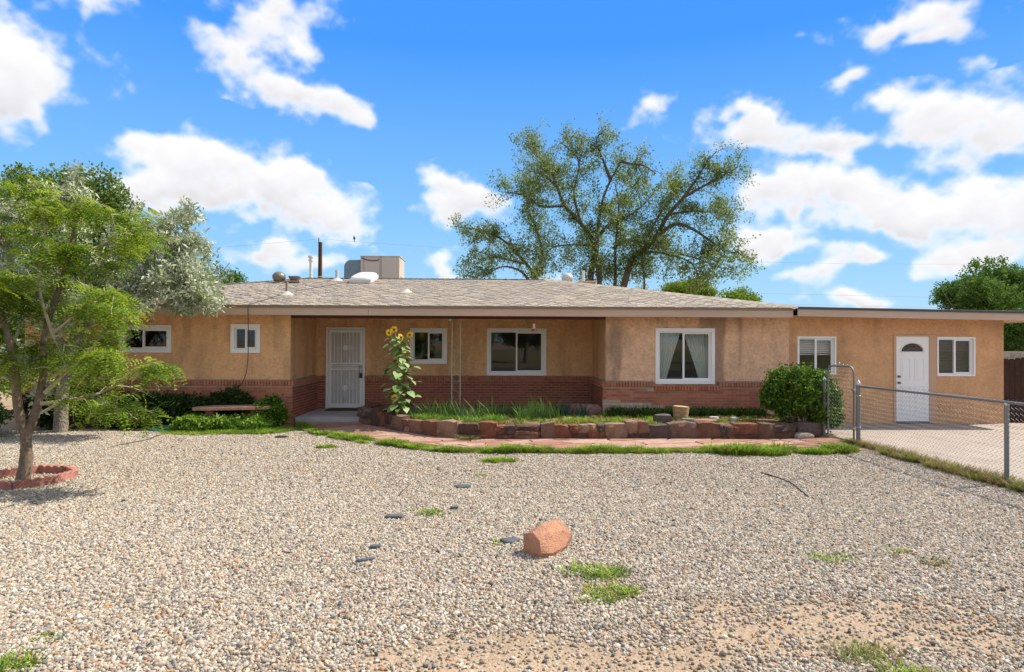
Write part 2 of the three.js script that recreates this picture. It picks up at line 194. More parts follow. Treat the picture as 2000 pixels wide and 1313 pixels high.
M.dripEdge = std(C(0.27, 0.17, 0.095), 0.6);
M.beam = std(C(0.085, 0.022, 0.018), 0.7);
M.vinyl = phys(C(0.80, 0.79, 0.77), 0.42, { clearcoat: 0.15, clearcoatRoughness: 0.4 });
M.glass = phys(C(0.95, 0.97, 0.97), 0.0, { transmission: 1, thickness: 0, ior: 1.62 });
M.interior = std(C(0.2, 0.175, 0.15), 0.9);
M.whiteMetal = phys(C(0.78, 0.77, 0.75), 0.45);
M.screenPanel = std(C(0.5, 0.49, 0.47), 0.75);
const mortarTex = texture(512, 512, (u, v) => { const k = 0.85 + 0.5 * (noiseGrain(u, v, 90, 5, 3) - 0.5); return [0.5 * k, 0.37 * k, 0.3 * k]; }, true, [1 / 2, 1 / 2]);
M.mortar = std(C(1, 1, 1), 0.95, { map: mortarTex });
const brickTex = texture(256, 256, (u, v) => { const k = 0.9 + 0.5 * (noiseGrain(u, v, 60, 15, 3) - 0.5) + 0.4 * (noiseGrain(u, v, 10, 17, 3) - 0.5); return [k, k * 0.98, k * 0.96]; }, true, [1 / 0.7, 1 / 0.7]);
M.bricks = [[0.44, 0.15, 0.075], [0.39, 0.125, 0.065], [0.49, 0.175, 0.085], [0.36, 0.135, 0.08], [0.45, 0.18, 0.1], [0.51, 0.2, 0.1]].map((c) => std(C(...c), 0.9, { map: brickTex }));
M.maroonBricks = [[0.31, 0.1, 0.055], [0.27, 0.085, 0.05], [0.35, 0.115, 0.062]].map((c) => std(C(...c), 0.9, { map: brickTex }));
M.tanBricks = [[0.52, 0.4, 0.29], [0.47, 0.36, 0.26], [0.55, 0.42, 0.33]].map((c) => std(C(...c), 0.92, { map: brickTex }));
M.shingles = [[0.31, 0.262, 0.205], [0.28, 0.24, 0.195], [0.34, 0.288, 0.225], [0.23, 0.203, 0.178], [0.36, 0.308, 0.238], [0.27, 0.228, 0.175]].map((c) => std(C(...c), 0.95));
M.shingleMass = std(C(1, 1, 1), 0.95, { vertexColors: true });
M.roofDeck = std(C(0.27, 0.235, 0.2), 0.95);
M.darkEdge = std(C(0.06, 0.068, 0.08), 0.5, { metalness: 0.3 });
const concreteTex = texture(1024, 1024, (u, v) => { const k = 0.92 + 0.26 * (noiseGrain(u, v, 8, 25, 5) - 0.5) + 0.22 * (noiseGrain(u, v, 220, 27, 2) - 0.5), st = sstep(0.55, 0.75, fbm(u * 20, v * 14, 4, 29, 20, 14)); return [0.335 * k * (1 - 0.14 * st), 0.275 * k * (1 - 0.16 * st), 0.225 * k * (1 - 0.18 * st)]; }, true, [1 / 5, 1 / 5]);
M.concrete = std(C(1, 1, 1), 0.9, { map: concreteTex });
const greyConcreteTex = texture(512, 512, (u, v) => { const k = 0.9 + 0.3 * (noiseGrain(u, v, 9, 35, 5) - 0.5) + 0.25 * (noiseGrain(u, v, 120, 37, 2) - 0.5); return [0.40 * k, 0.385 * k, 0.37 * k]; }, true, [1 / 2, 1 / 2]);
M.porchConcrete = std(C(1, 1, 1), 0.9, { map: greyConcreteTex });
const sandTex = texture(1024, 1024, (u, v) => { const k = 0.88 + 0.3 * (noiseGrain(u, v, 10, 45, 5) - 0.5) + 0.5 * (noiseGrain(u, v, 240, 47, 2) - 0.5), sp = noiseGrain(u, v, 170, 49, 2) > 0.74 ? 0.72 : 1; return [0.36 * k * sp, 0.262 * k * sp, 0.17 * k * sp]; }, true, [1 / 3, 1 / 3]);
const sandBump = texture(512, 512, (u, v) => 0.5 * noiseGrain(u, v, 100, 51, 2) + 0.5 * noiseGrain(u, v, 16, 53, 4), false, [1 / 1.5, 1 / 1.5]);
M.sand = std(C(1, 1, 1), 0.97, { map: sandTex, bumpMap: sandBump, bumpScale: 0.02 });
M.soil = std(C(0.62, 0.5, 0.42), 0.97, { map: sandTex, bumpMap: sandBump, bumpScale: 0.03 });
const barkTex = texture(256, 512, (u, v) => { const k = 0.55 + 0.9 * Math.pow(fbm(u * 22, v * 14, 4, 81, 22, 14), 1.4); return [0.26 * k, 0.215 * k, 0.175 * k]; }, true, [1.2, 3]);
const barkBump = texture(256, 512, (u, v) => fbm(u * 22, v * 14, 4, 81, 22, 14), false, [1.2, 3]);
M.bark = std(C(1, 1, 1), 0.95, { map: barkTex, bumpMap: barkBump, bumpScale: 0.03 });
M.darkBark = std(C(0.5, 0.45, 0.42), 0.95, { map: barkTex });
M.greyBark = std(C(0.72, 0.63, 0.55), 0.95, { map: barkTex });
const stoneTex = texture(512, 512, (u, v) => { const k = 0.85 + 0.6 * (noiseGrain(u, v, 9, 91, 5) - 0.5) + 0.4 * (noiseGrain(u, v, 90, 93, 2) - 0.5); return [k, k * (0.95 + 0.1 * noiseGrain(u, v, 6, 95, 3)), k * 0.96]; }, true, [1 / 0.9, 1 / 0.9]);
const stoneBump = texture(512, 512, (u, v) => 0.6 * noiseGrain(u, v, 14, 97, 5) + 0.4 * noiseGrain(u, v, 60, 99, 3), false, [1 / 0.6, 1 / 0.6]);
const stone = (c, b = 0.02) => std(C(...c), 0.93, { map: stoneTex, bumpMap: stoneBump, bumpScale: b });
M.wallStones = [[0.19, 0.085, 0.05], [0.125, 0.06, 0.042], [0.24, 0.12, 0.076], [0.22, 0.08, 0.044], [0.1, 0.066, 0.053], [0.31, 0.18, 0.12], [0.16, 0.088, 0.06], [0.105, 0.05, 0.036], [0.2, 0.116, 0.082]].map((c) => stone(c, 0.035));
M.flagstones = [[0.37, 0.21, 0.155], [0.33, 0.165, 0.115], [0.42, 0.26, 0.2], [0.3, 0.145, 0.1], [0.4, 0.24, 0.19]].map((c) => stone(c, 0.008));
M.boulder = stone([0.42, 0.205, 0.125], 0.02);
M.edger = [[0.42, 0.18, 0.145], [0.38, 0.16, 0.13], [0.45, 0.2, 0.165]].map((c) => stone(c, 0.01));
M.slate = stone([0.085, 0.095, 0.115], 0.01);
M.paleStone = stone([0.5, 0.46, 0.4], 0.02);
M.darkStone = stone([0.12, 0.095, 0.085], 0.03);
M.galv = std(C(0.5, 0.5, 0.49), 0.42, { metalness: 0.75 });
M.wire = std(C(0.2, 0.2, 0.195), 0.6, { metalness: 0.3 });
M.galvDull = std(C(0.2, 0.205, 0.2), 0.55, { metalness: 0.45 });
M.black = std(C(0.02, 0.02, 0.022), 0.6);

// ---------- ground ----------
structure('ground', metreUV(new THREE.PlaneGeometry(8000, 8000, 1, 1).rotateX(-Math.PI / 2)), M.sand);
{
  const R = rng(5), sh = [], N = 60; // far mountain ridge beyond the house
  const g = new THREE.PlaneGeometry(2600, 1, N, 1), p = g.attributes.position;
  for (let i = 0; i < p.count; i++) { const x = p.getX(i), top = p.getY(i) > 0, h = 250 * Math.exp(-Math.pow((x + 60) / 300, 2)) + 105 + 60 * (fbm(x * 0.008, 3, 4, 2) - 0.5); p.setXYZ(i, x, top ? h : -5, top ? -320 : 0); }
  g.computeVertexNormals(); const m = structure('mountain', g, std(C(0.2, 0.2, 0.17), 1)); m.position.set(-1330, 0, -3400);
}

// ---------- the house ----------
const WALL_TOP = 2.56, FRONT = -15, PORCH = -17.05;
const house = thing('house', 'long tan stucco ranch house with red brick base and low hipped shingle roof', 'house');
function wallPanel(parent, x0, x1, y0, y1, holes, thick, mat, place, name = 'wall') {
  const s = new THREE.Shape([[x0, y0], [x1, y0], [x1, y1], [x0, y1]].map((a) => new THREE.Vector2(...a)));
  for (const [a, b, c, d] of holes) s.holes.push(new THREE.Path([[a, c], [a, d], [b, d], [b, c]].map((q) => new THREE.Vector2(...q))));
  const g = new THREE.ExtrudeGeometry(s, { depth: thick, bevelEnabled: false }); g.translate(0, 0, -thick); // outer face at z = 0
  const m = part(name, metreUV(g), mat, parent); place(m); return m;
}
const inset = (w, d) => [w[0] + d, w[1] - d, w[2] + d, w[3] - d];
const WIN = { bath: [-8.763, -7.557, 1.667, 2.308], hall: [-6.195, -5.517, 1.664, 2.338], kitchen: [-2.326, -1.344, 1.358, 2.306], living: [-0.288, 1.301, 1.054, 2.316], bed: [3.713, 5.125, 0.975, 2.291] };
const SDOOR = [-4.529, -3.503, 0.175, 2.323];
wallPanel(house, -10.9, -4.82, 0, WALL_TOP, [inset(WIN.bath, 0.07), inset(WIN.hall, 0.07)], 0.2, M.stucco, (m) => m.position.set(0, 0, FRONT));
wallPanel(house, 2.54, 6.9, 0, WALL_TOP, [inset(WIN.bed, 0.07)], 0.2, M.fadedStucco, (m) => m.position.set(0, 0, FRONT));
wallPanel(house, -4.82, 2.54, 0.02, WALL_TOP, [inset(WIN.kitchen, 0.07), inset(WIN.living, 0.07), [SDOOR[0] + 0.05, SDOOR[1] - 0.05, 0.19, SDOOR[3] - 0.05]], 0.2, M.stucco, (m) => m.position.set(0, 0, PORCH));
part('wall', box(-5.02, -4.822, 0, WALL_TOP, PORCH - 0.198, FRONT - 0.202), M.stucco, house);
part('wall', box(2.542, 2.74, 0, WALL_TOP, PORCH - 0.198, FRONT - 0.202), M.stucco, house);
part('wall', box(-11.0, -10.8, 0.01, WALL_TOP, -24.9, FRONT - 0.202), M.stucco, house);
part('wall', box(6.7, 6.88, 0.01, WALL_TOP, -24.9, FRONT - 0.202), M.stucco, house);
part('wall', box(-10.8, 6.7, 0.01, WALL_TOP, -25.0, -24.8), M.stucco, house);
part('inside_floor', box(-10.79, 6.69, 0.05, 0.16, -24.79, PORCH - 0.21), M.interior, house);
part('inside_floor', box(-10.79, -5.03, 0.05, 0.158, PORCH - 0.2, FRONT - 0.21), M.interior, house);
part('inside_floor', box(2.75, 6.69, 0.05, 0.158, PORCH - 0.2, FRONT - 0.21), M.interior, house);
part('inside_partition', box(-10.78, 6.68, 0.17, 2.54, -20.6, -20.5), M.interior, house);
part('soffit', box(-11.26, 6.72, WALL_TOP + 0.002, 2.6, -25.3, -14.57), M.fascia, house);
// fascia boards and metal drip edge
const fascia = part('fascia', rbox(-11.3, -2.93, 2.535, 2.705, -14.565, -14.53, 0.004), M.fascia, house);
part('fascia', rbox(-2.925, 6.78, 2.535, 2.705, -14.565, -14.53, 0.004), M.fascia, house);
part('fascia', rbox(6.745, 6.78, 2.55, 2.705, -25.3, -14.567, 0.004), M.fascia, house);
part('fascia', rbox(-11.3, -11.265, 2.55, 2.705, -25.3, -14.567, 0.004), M.fascia, house);
part('drip_edge', rbox(-11.32, 6.81, 2.704, 2.752, -14.56, -14.505, 0.004), M.dripEdge, house);
part('porch_beam', rbox(-4.815, 2.535, 2.487, 2.558, -15.14, -15.02, 0.004), M.beam, house);
// roof deck
const RIDGE_Y = 3.876, EAVE_Y = 2.75, EZ0 = -14.5, EZ1 = -25.3, RX0 = -5.92, RX1 = 1.4, EX0 = -11.33, EX1 = 6.82, RZ = -19.9;
let roof;
{
  const a = [EX0, EAVE_Y, EZ0], b = [EX1, EAVE_Y, EZ0], c = [EX1, EAVE_Y, EZ1], d = [EX0, EAVE_Y, EZ1], r0 = [RX0, RIDGE_Y, RZ], r1 = [RX1, RIDGE_Y, RZ], lo = (q) => [q[0], q[1] - 0.02, q[2]];
  const tri = [a, b, r1, a, r1, r0, b, c, r1, c, d, r0, c, r0, r1, d, a, r0, lo(a), lo(c), lo(b), lo(a), lo(d), lo(c), a, lo(a), lo(b), a, lo(b), b, b, lo(b), lo(c), b, lo(c), c, c, lo(c), lo(d), c, lo(d), d, d, lo(d), lo(a), d, lo(a), a];
  const g = new THREE.BufferGeometry(); g.setAttribute('position', new THREE.BufferAttribute(new Float32Array(tri.flat()), 3)); g.computeVertexNormals();
  roof = part('roof', metreUV(g), M.roofDeck, house);
  // shingles in courses on the front slope
  const up = V(0, RIDGE_Y - EAVE_Y, RZ - EZ0), L = up.length(); up.normalize(); const R = rng(11), EXPO = 0.143, tilt = new THREE.Quaternion().setFromUnitVectors(V(0, 0, -1), up);
  const unit = new THREE.BoxGeometry(1, 1, 1), mass = []; let single = 0;
  const cols = M.shingles.map((m) => [m.color.r, m.color.g, m.color.b]);
  const lean = new THREE.Quaternion().setFromAxisAngle(V(1, 0, 0), -0.045);
  for (let k = 0; k * EXPO < L - 0.05; k++) {
    const s = k * EXPO, f = s / L, x0 = lerp(EX0, RX0, f), x1 = lerp(EX1, RX1, f); let x = x0 - R() * 0.1, low = false, ci = 0;
    while (x < x1) {
      let w = low ? 0.08 + R() * 0.12 : 0.13 + R() * 0.19; const e = Math.min(x + w, x1), xs = Math.max(x, x0); x += w; if (e - xs < 0.03) continue;
      const th = low ? 0.006 : 0.013; if (R() < 0.75) ci = Math.floor(R() * 6);
      const c = V((xs + e) / 2, 0, 0).addScaledVector(up, s + 0.07 - (low ? 0 : 0.004 * R())); c.y += EAVE_Y; c.z += EZ0; c.y += th / 2 + 0.004; low = !low;
      const q = tilt.clone().multiply(lean), sc = V(e - xs - 0.003, th, 0.165);
      const visible = xs > -6.6 && e < 6.6;
      if (k < 6 && visible && single < 300) { const m = part('shingle', unit, M.shingles[ci], roof); m.position.copy(c); m.quaternion.copy(q); m.scale.copy(sc); single++; }
      else { const b = unit.clone(); b.applyMatrix4(new THREE.Matrix4().compose(c, q, sc)); const t = 0.88 + R() * 0.24; mass.push(solidColor(b, cols[ci].map((v) => v * t))); }
    }
  }
  part('shingle_courses', merge(mass), M.shingleMass, roof, 'stuff');
  // caps along ridge and front hips
  const caps = [], capRun = (A, B) => { const d = B.clone().sub(A), n = Math.floor(d.length() / 0.16); const q = new THREE.Quaternion().setFromUnitVectors(V(1, 0, 0), d.clone().normalize()); for (let i = 0; i < n; i++) { const g = new THREE.BoxGeometry(0.2, 0.012, 0.2); g.applyQuaternion(new THREE.Quaternion().setFromAxisAngle(V(0, 0, 1), 0.05)); g.applyQuaternion(q); const c = A.clone().addScaledVector(d, (i + 0.5) / n); g.translate(c.x, c.y + 0.018, c.z); const t = 0.85 + R() * 0.25; caps.push(solidColor(g, cols[i * 7 % 6].map((v) => v * t))); } };
  capRun(V(RX0, RIDGE_Y, RZ), V(RX1, RIDGE_Y, RZ)); capRun(V(EX1, EAVE_Y, EZ0), V(RX1, RIDGE_Y, RZ)); capRun(V(EX0, EAVE_Y, EZ0), V(RX0, RIDGE_Y, RZ));
  part('ridge_cap', merge(caps), M.shingleMass, roof);
}

// brick base: mortar bed with each brick proud of it
{
  const bed = part('brick_base', merge([
    box(-10.9, -4.759, 0, 0.935, FRONT + 0.001, FRONT + 0.064), box(2.478, 6.27, 0, 0.84, FRONT + 0.001, FRONT + 0.064), box(2.478, 3.68, 0.84, 0.935, FRONT + 0.001, FRONT + 0.062), box(5.16, 6.27, 0.84, 0.935, FRONT + 0.001, FRONT + 0.062),
    box(-4.819, -4.757, 0, 0.933, PORCH + 0.002, FRONT + 0.0005), box(2.476, 2.539, 0, 0.933, PORCH + 0.002, FRONT + 0.0005),
    box(-4.756, -4.535, 0.03, 0.93, PORCH + 0.001, PORCH + 0.062), box(-3.498, 2.475, 0.03, 0.93, PORCH + 0.001, PORCH + 0.062)]), M.mortar, house);
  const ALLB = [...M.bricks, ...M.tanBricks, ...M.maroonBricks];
  const unit = metreUV(new THREE.BoxGeometry(0.2, 0.057, 0.05)), half = metreUV(new THREE.BoxGeometry(0.095, 0.057, 0.05)), R = rng(21), list = [], mass = ALLB.map(() => []);
  // runs: origin, direction, length, outward normal yaw, floor, ceiling
  const runs = [[-10.9, FRONT + 0.048, 1, 0, 6.155, 0, 0.925, 0], [2.465, FRONT + 0.048, 1, 0, 3.8, 0, 0.925, 0], [-4.773, PORCH + 0.06, 0, 1, 2.0, 0, 0.925, Math.PI / 2], [2.493, PORCH + 0.06, 0, 1, 2.0, 0, 0.925, -Math.PI / 2], [-4.74, PORCH + 0.048, 1, 0, 0.21, 0.03, 0.925, 0], [-3.495, PORCH + 0.048, 1, 0, 5.95, 0.03, 0.925, 0]];
  runs.forEach(([ox, oz, dx, dz, len, y0, y1, yaw], ri) => {
    for (let k = 0; ; k++) {
      const y = y0 + 0.012 + k * 0.067; if (y + 0.057 > y1) break;
      let s = 0, first = k % 2 === 1;
      while (s < len - 0.05) {
        let w = first ? 0.095 : 0.2; first = false; if (s + w > len) w = len - s; if (w < 0.04) break;
        const x = ox + dx * (s + w / 2), z = oz + dz * (s + w / 2);
        if (!(ri === 1 && y > 0.8 && x > 3.6 && x < 5.2)) {
          const tan = ri === 1 && y < 0.6 - (x - 2.46) * 0.115 + (R() - 0.5) * 0.02;
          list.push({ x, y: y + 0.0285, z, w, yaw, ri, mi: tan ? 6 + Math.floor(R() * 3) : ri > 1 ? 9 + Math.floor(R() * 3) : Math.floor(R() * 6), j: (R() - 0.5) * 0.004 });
        }
        s += w + 0.01;
      }
    }
  });
  const seen = (b) => (b.ri === 1 ? (b.x < 5.9 && b.y > 0.25 ? 3 : 0) : b.ri === 0 ? (b.x > -7.6 && b.y > 0.52 ? 2.5 : 0) : b.ri === 5 ? (b.y > 0.5 ? 1 : 0.2) : b.ri === 2 ? 0.9 : 0);
  list.map((b, i) => [seen(b) + (b.x > -2 ? 0.01 : 0), i, b]).sort((p, q) => q[0] - p[0] || p[1] - q[1]).forEach(([, , b], n) => {
    const g = Math.abs(b.w - 0.2) < 0.003 ? unit : half, nx = Math.sin(b.yaw), nz = Math.cos(b.yaw), px = b.x + nx * b.j, pz = b.z + nz * b.j, sx = g === unit ? 1 : b.w / 0.095;
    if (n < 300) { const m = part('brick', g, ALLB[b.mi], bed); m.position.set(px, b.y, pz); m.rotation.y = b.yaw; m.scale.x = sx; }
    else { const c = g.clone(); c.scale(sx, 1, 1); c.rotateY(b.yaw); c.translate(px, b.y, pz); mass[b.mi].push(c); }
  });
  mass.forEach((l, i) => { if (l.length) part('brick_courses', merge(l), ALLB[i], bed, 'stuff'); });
  // rowlock cap: bricks on edge, tilted to shed water
  const caps = [[], [], []], cap = (x, y, z, yaw) => { const c = metreUV(new RoundedBoxGeometry(0.058, 0.1, 0.115, 1, 0.004), 1, x, z); c.rotateX(0.1); c.rotateY(yaw); c.translate(x, y + (R() - 0.5) * 0.004, z); caps[Math.floor(R() * 3)].push(c); };
  for (let x = -10.88; x < -4.73; x += 0.069) cap(x, 0.975, FRONT + 0.052, 0);
  for (let x = 2.475; x < 6.25; x += 0.069) cap(x, x > 3.66 && x < 5.17 ? 0.885 : 0.975, FRONT + 0.052, 0);
  for (let z = PORCH + 0.1; z < FRONT - 0.02; z += 0.069) { cap(-4.772, 0.975, z, Math.PI / 2); cap(2.492, 0.975, z, -Math.PI / 2); }
  for (let x = -4.7; x < -4.55; x += 0.069) cap(x, 0.975, PORCH + 0.052, 0);
  for (let x = -3.46; x < 2.46; x += 0.069) cap(x, 0.975, PORCH + 0.052, 0);
  caps.forEach((l, i) => part('brick_cap', merge(l), M.bricks[[0, 2, 5][i]], house));
  // sloping mortar wash above the cap
  const wash = (len) => { const s = new THREE.Shape([[0, 0], [0.1, 0], [0.1, 0.008], [0, 0.03]].map((q) => new THREE.Vector2(...q))); return new THREE.ExtrudeGeometry(s, { depth: len, bevelEnabled: false }); };
  const w = []; const put = (len, yaw, x, y, z) => { const g = wash(len); g.rotateY(yaw); g.translate(x, y, z); w.push(g); };
  put(6.12, -Math.PI / 2, -4.79, 1.02, FRONT + 0.001); put(1.15, -Math.PI / 2, 3.66, 1.02, FRONT + 0.001); put(1.08, -Math.PI / 2, 6.26, 1.02, FRONT + 0.001); put(5.9, -Math.PI / 2, 2.44, 1.02, PORCH + 0.001);
  put(1.98, 0, -4.821, 1.02, PORCH + 0.07); { const g = wash(1.98); g.rotateY(Math.PI); g.translate(2.541, 1.02, FRONT - 0.01); w.push(g); }
  part('mortar_wash', metreUV(merge(w)), std(C(0.75, 0.62, 0.52), 0.95, { map: greyConcreteTex }), house);
}

// sliding windows: flat casing, inner frame, meeting rail, two panes
function slider(parent, [x0, x1, y0, y1], z, o = {}) {
  const g = groupPart('window', parent), cw = o.casing ?? 0.085, pr = o.proud ?? 0.03, fr = 0.035, zi = z - (o.recess ?? 0.03);
  const ring = (a, b, c, d, w, zb, zf, r) => merge([rbox(a, b, d - w, d, zb, zf, r), rbox(a, b, c, c + w, zb, zf, r), rbox(a, a + w, c + w, d - w, zb, zf - 0.0005, r), rbox(b - w, b, c + w, d - w, zb, zf - 0.0005, r)]);
  part('casing', ring(x0, x1, y0, y1, cw, z - 0.06, z + pr, 0.005), M.vinyl, g);
  const a = x0 + cw - 0.004, b = x1 - cw + 0.004, c = y0 + cw - 0.004, d = y1 - cw + 0.004, mid = lerp(a, b, o.split ?? 0.5);
  part('frame', ring(a, b, c, d, fr, zi - 0.05, zi + 0.015, 0.003), M.vinyl, g);
  part('meeting_rail', rbox(mid - 0.022, mid + 0.022, c + fr, d - fr, zi - 0.045, zi + 0.008, 0.003), M.vinyl, g);
  const sheet = (X0, X1, Y0, Y1, Z) => { const q = new THREE.PlaneGeometry(X1 - X0, Y1 - Y0); q.translate((X0 + X1) / 2, (Y0 + Y1) / 2, Z); part('pane', q, M.glass, g); };
  const sash = part('sash', ring(mid - 0.02, b - fr + 0.003, c + fr - 0.003, d - fr + 0.003, 0.026, zi - 0.036, zi - 0.004, 0.003), M.vinyl, g);
  sheet(a + fr - 0.004, mid - 0.01, c + fr - 0.004, d - fr + 0.004, zi - 0.030);
  sheet(mid + 0.004, b - fr - 0.02, c + fr + 0.02, d - fr - 0.02, zi - 0.020);
  return g;
}
slider(house, WIN.bath, FRONT, { split: 0.45 }); slider(house, WIN.hall, FRONT); slider(house, WIN.kitchen, PORCH); slider(house, WIN.living, PORCH); slider(house, WIN.bed, FRONT, { split: 0.48 });

// security door: white steel frame, perforated screen, bars and two sunburst medallions
{
  const d = groupPart('security_door', house); const [x0, x1, y0, y1] = SDOOR, z = PORCH + 0.03;
  part('door_frame', merge([rbox(x0, x0 + 0.06, y0, y1, z - 0.06, z + 0.045, 0.006), rbox(x1 - 0.06, x1, y0, y1, z - 0.06, z + 0.045, 0.006), rbox(x0 + 0.06, x1 - 0.06, y1 - 0.06, y1, z - 0.06, z + 0.044, 0.006)]), M.whiteMetal, d);
  const a = x0 + 0.066, b = x1 - 0.066, c = y0 + 0.02, t = y1 - 0.066, m0 = 1.235, m1 = 1.385;
  part('leaf_frame', merge([rbox(a, a + 0.075, c, t, z, z + 0.035, 0.006), rbox(b - 0.075, b, c, t, z, z + 0.035, 0.006), rbox(a + 0.075, b - 0.075, t - 0.075, t, z, z + 0.034, 0.006), rbox(a + 0.075, b - 0.075, c, c + 0.105, z, z + 0.034, 0.006), rbox(a + 0.075, b - 0.075, m0 - 0.045, m0, z, z + 0.034, 0.006), rbox(a + 0.075, b - 0.075, m1 - 0.045, m1, z, z + 0.034, 0.006)]), M.whiteMetal, d);
  part('screen', box(a + 0.07, b - 0.07, c + 0.09, t - 0.06, z + 0.002, z + 0.006), M.screenPanel, d);
  part('inner_door', box(x0 + 0.055, x1 - 0.055, y0 + 0.005, y1 - 0.055, z - 0.16, z - 0.12), std(C(0.3, 0.28, 0.26), 0.7), d);
  const cx = (a + b) / 2, bar = (X, Y0, Y1, r = 0.01) => { const q = part('bar', box(X - r, X + r, Y0, Y1, z + 0.012, z + 0.028), M.whiteMetal, d); return q; };
  for (const X of [-0.3, -0.2, -0.11, 0.11, 0.2, 0.3]) { bar(cx + X, m1, t - 0.07); bar(cx + X, c + 0.1, m0 - 0.04); }
  for (const k of [-0.02, 0.02]) { bar(cx + k, m1, t - 0.07, 0.006); bar(cx + k, c + 0.1, m0 - 0.04, 0.006); }
  part('bar', merge([0.03, 0.075].map((k) => box(a + 0.08, b - 0.08, m0 + k - 0.012, m0 + k + 0.006, z + 0.012, z + 0.026))), M.whiteMetal, d);
  for (const cy of [1.78, 0.72]) {
    const med = groupPart('medallion', d); const rg = new THREE.TorusGeometry(0.065, 0.009, 6, 24); rg.translate(cx, cy, z + 0.034); part('ring', rg, M.whiteMetal, med);
    const disc = new THREE.CylinderGeometry(0.062, 0.062, 0.008, 24); disc.rotateX(Math.PI / 2); disc.translate(cx, cy, z + 0.03); part('disc', disc, M.whiteMetal, med);
    for (const k of [-0.042, -0.014, 0.014, 0.042]) { const l = Math.abs(k) > 0.03 ? 0.2 : 0.27; for (const gg of [rbox(cx - l, cx - 0.06, cy + k - 0.006, cy + k + 0.006, z + 0.028, z + 0.04, 0.003), rbox(cx + 0.06, cx + l, cy + k - 0.006, cy + k + 0.006, z + 0.028, z + 0.04, 0.003), rbox(cx + k - 0.006, cx + k + 0.006, cy + 0.06, cy + l * 1.15, z + 0.0285, z + 0.0405, 0.003), rbox(cx + k - 0.006, cx + k + 0.006, cy - l * 1.15, cy - 0.06, z + 0.0285, z + 0.0405, 0.003)]) part('ray', gg, M.whiteMetal, med); }
  }
  const knob = groupPart('handle', d); const rose = new THREE.CylinderGeometry(0.035, 0.035, 0.02, 20); rose.rotateX(Math.PI / 2); rose.translate(b - 0.04, 1.29, z + 0.045); part('rose', rose, M.galv, knob); const kn = new THREE.SphereGeometry(0.03, 16, 12); kn.translate(b - 0.04, 1.29, z + 0.085); part('knob', kn, std(C(0.7, 0.55, 0.3), 0.3, { metalness: 0.9 }), knob); const bolt = new THREE.CylinderGeometry(0.024, 0.024, 0.03, 16); bolt.rotateX(Math.PI / 2); bolt.translate(b - 0.13, 1.33, z + 0.045); part('deadbolt', bolt, M.galv, knob);
  for (const y of [0.45, 1.25, 2.05]) part('hinge', rbox(a - 0.012, a + 0.012, y - 0.05, y + 0.05, z + 0.03, z + 0.056, 0.005), M.whiteMetal, d);
  const lb = thing('key_lockbox', 'small black key lockbox hanging from the handle of the white security door', 'lockbox', [b - 0.035, 1.06, z + 0.07]);
  part('case', rbox(-0.035, 0.035, -0.075, 0.055, -0.022, 0.022, 0.008), M.black, lb); const sh = new THREE.TorusGeometry(0.026, 0.006, 6, 16, Math.PI); sh.translate(0, 0.055, 0); const leg = (s) => { const q = new THREE.CylinderGeometry(0.006, 0.006, 0.13, 6); q.translate(s * 0.026, 0.12, 0); return q; }; sh.translate(0, 0.13, 0); part('shackle', merge([sh, leg(1), leg(-1)]), M.galvDull, lb);
}
// wrought iron trellis column under the porch beam
{
  const c = groupPart('porch_column', house), mt = std(C(0.30, 0.30, 0.2), 0.65), X = -0.975, z = -15.08, w = 0.098;
  for (const s of [-1, 1]) part('upright', rbox(X + s * w - 0.015, X + s * w + 0.015, 0.17, 2.49, z - 0.015, z + 0.015, 0.003), mt, c);
  for (let k = 0; k < 11; k++) {
    const y = 0.38 + k * 0.2, pts = []; for (let i = 0; i <= 18; i++) { const t = i / 18, a = (t - 0.5) * 4.4; pts.push(V(X + Math.sin(a) * w * 0.92 * (k % 2 ? 1 : -1) * (1 - 0.25 * Math.abs(t - 0.5)), y - 0.09 + t * 0.18, z)); }
    part('scroll', new THREE.TubeGeometry(new THREE.CatmullRomCurve3(pts), 24, 0.005, 5), mt, c);
  }
  for (const y of [0.3, 1.02, 1.74, 2.4]) part('crossbar', rbox(X - w, X + w, y - 0.006, y + 0.006, z - 0.008, z + 0.008, 0.002), mt, c);
}
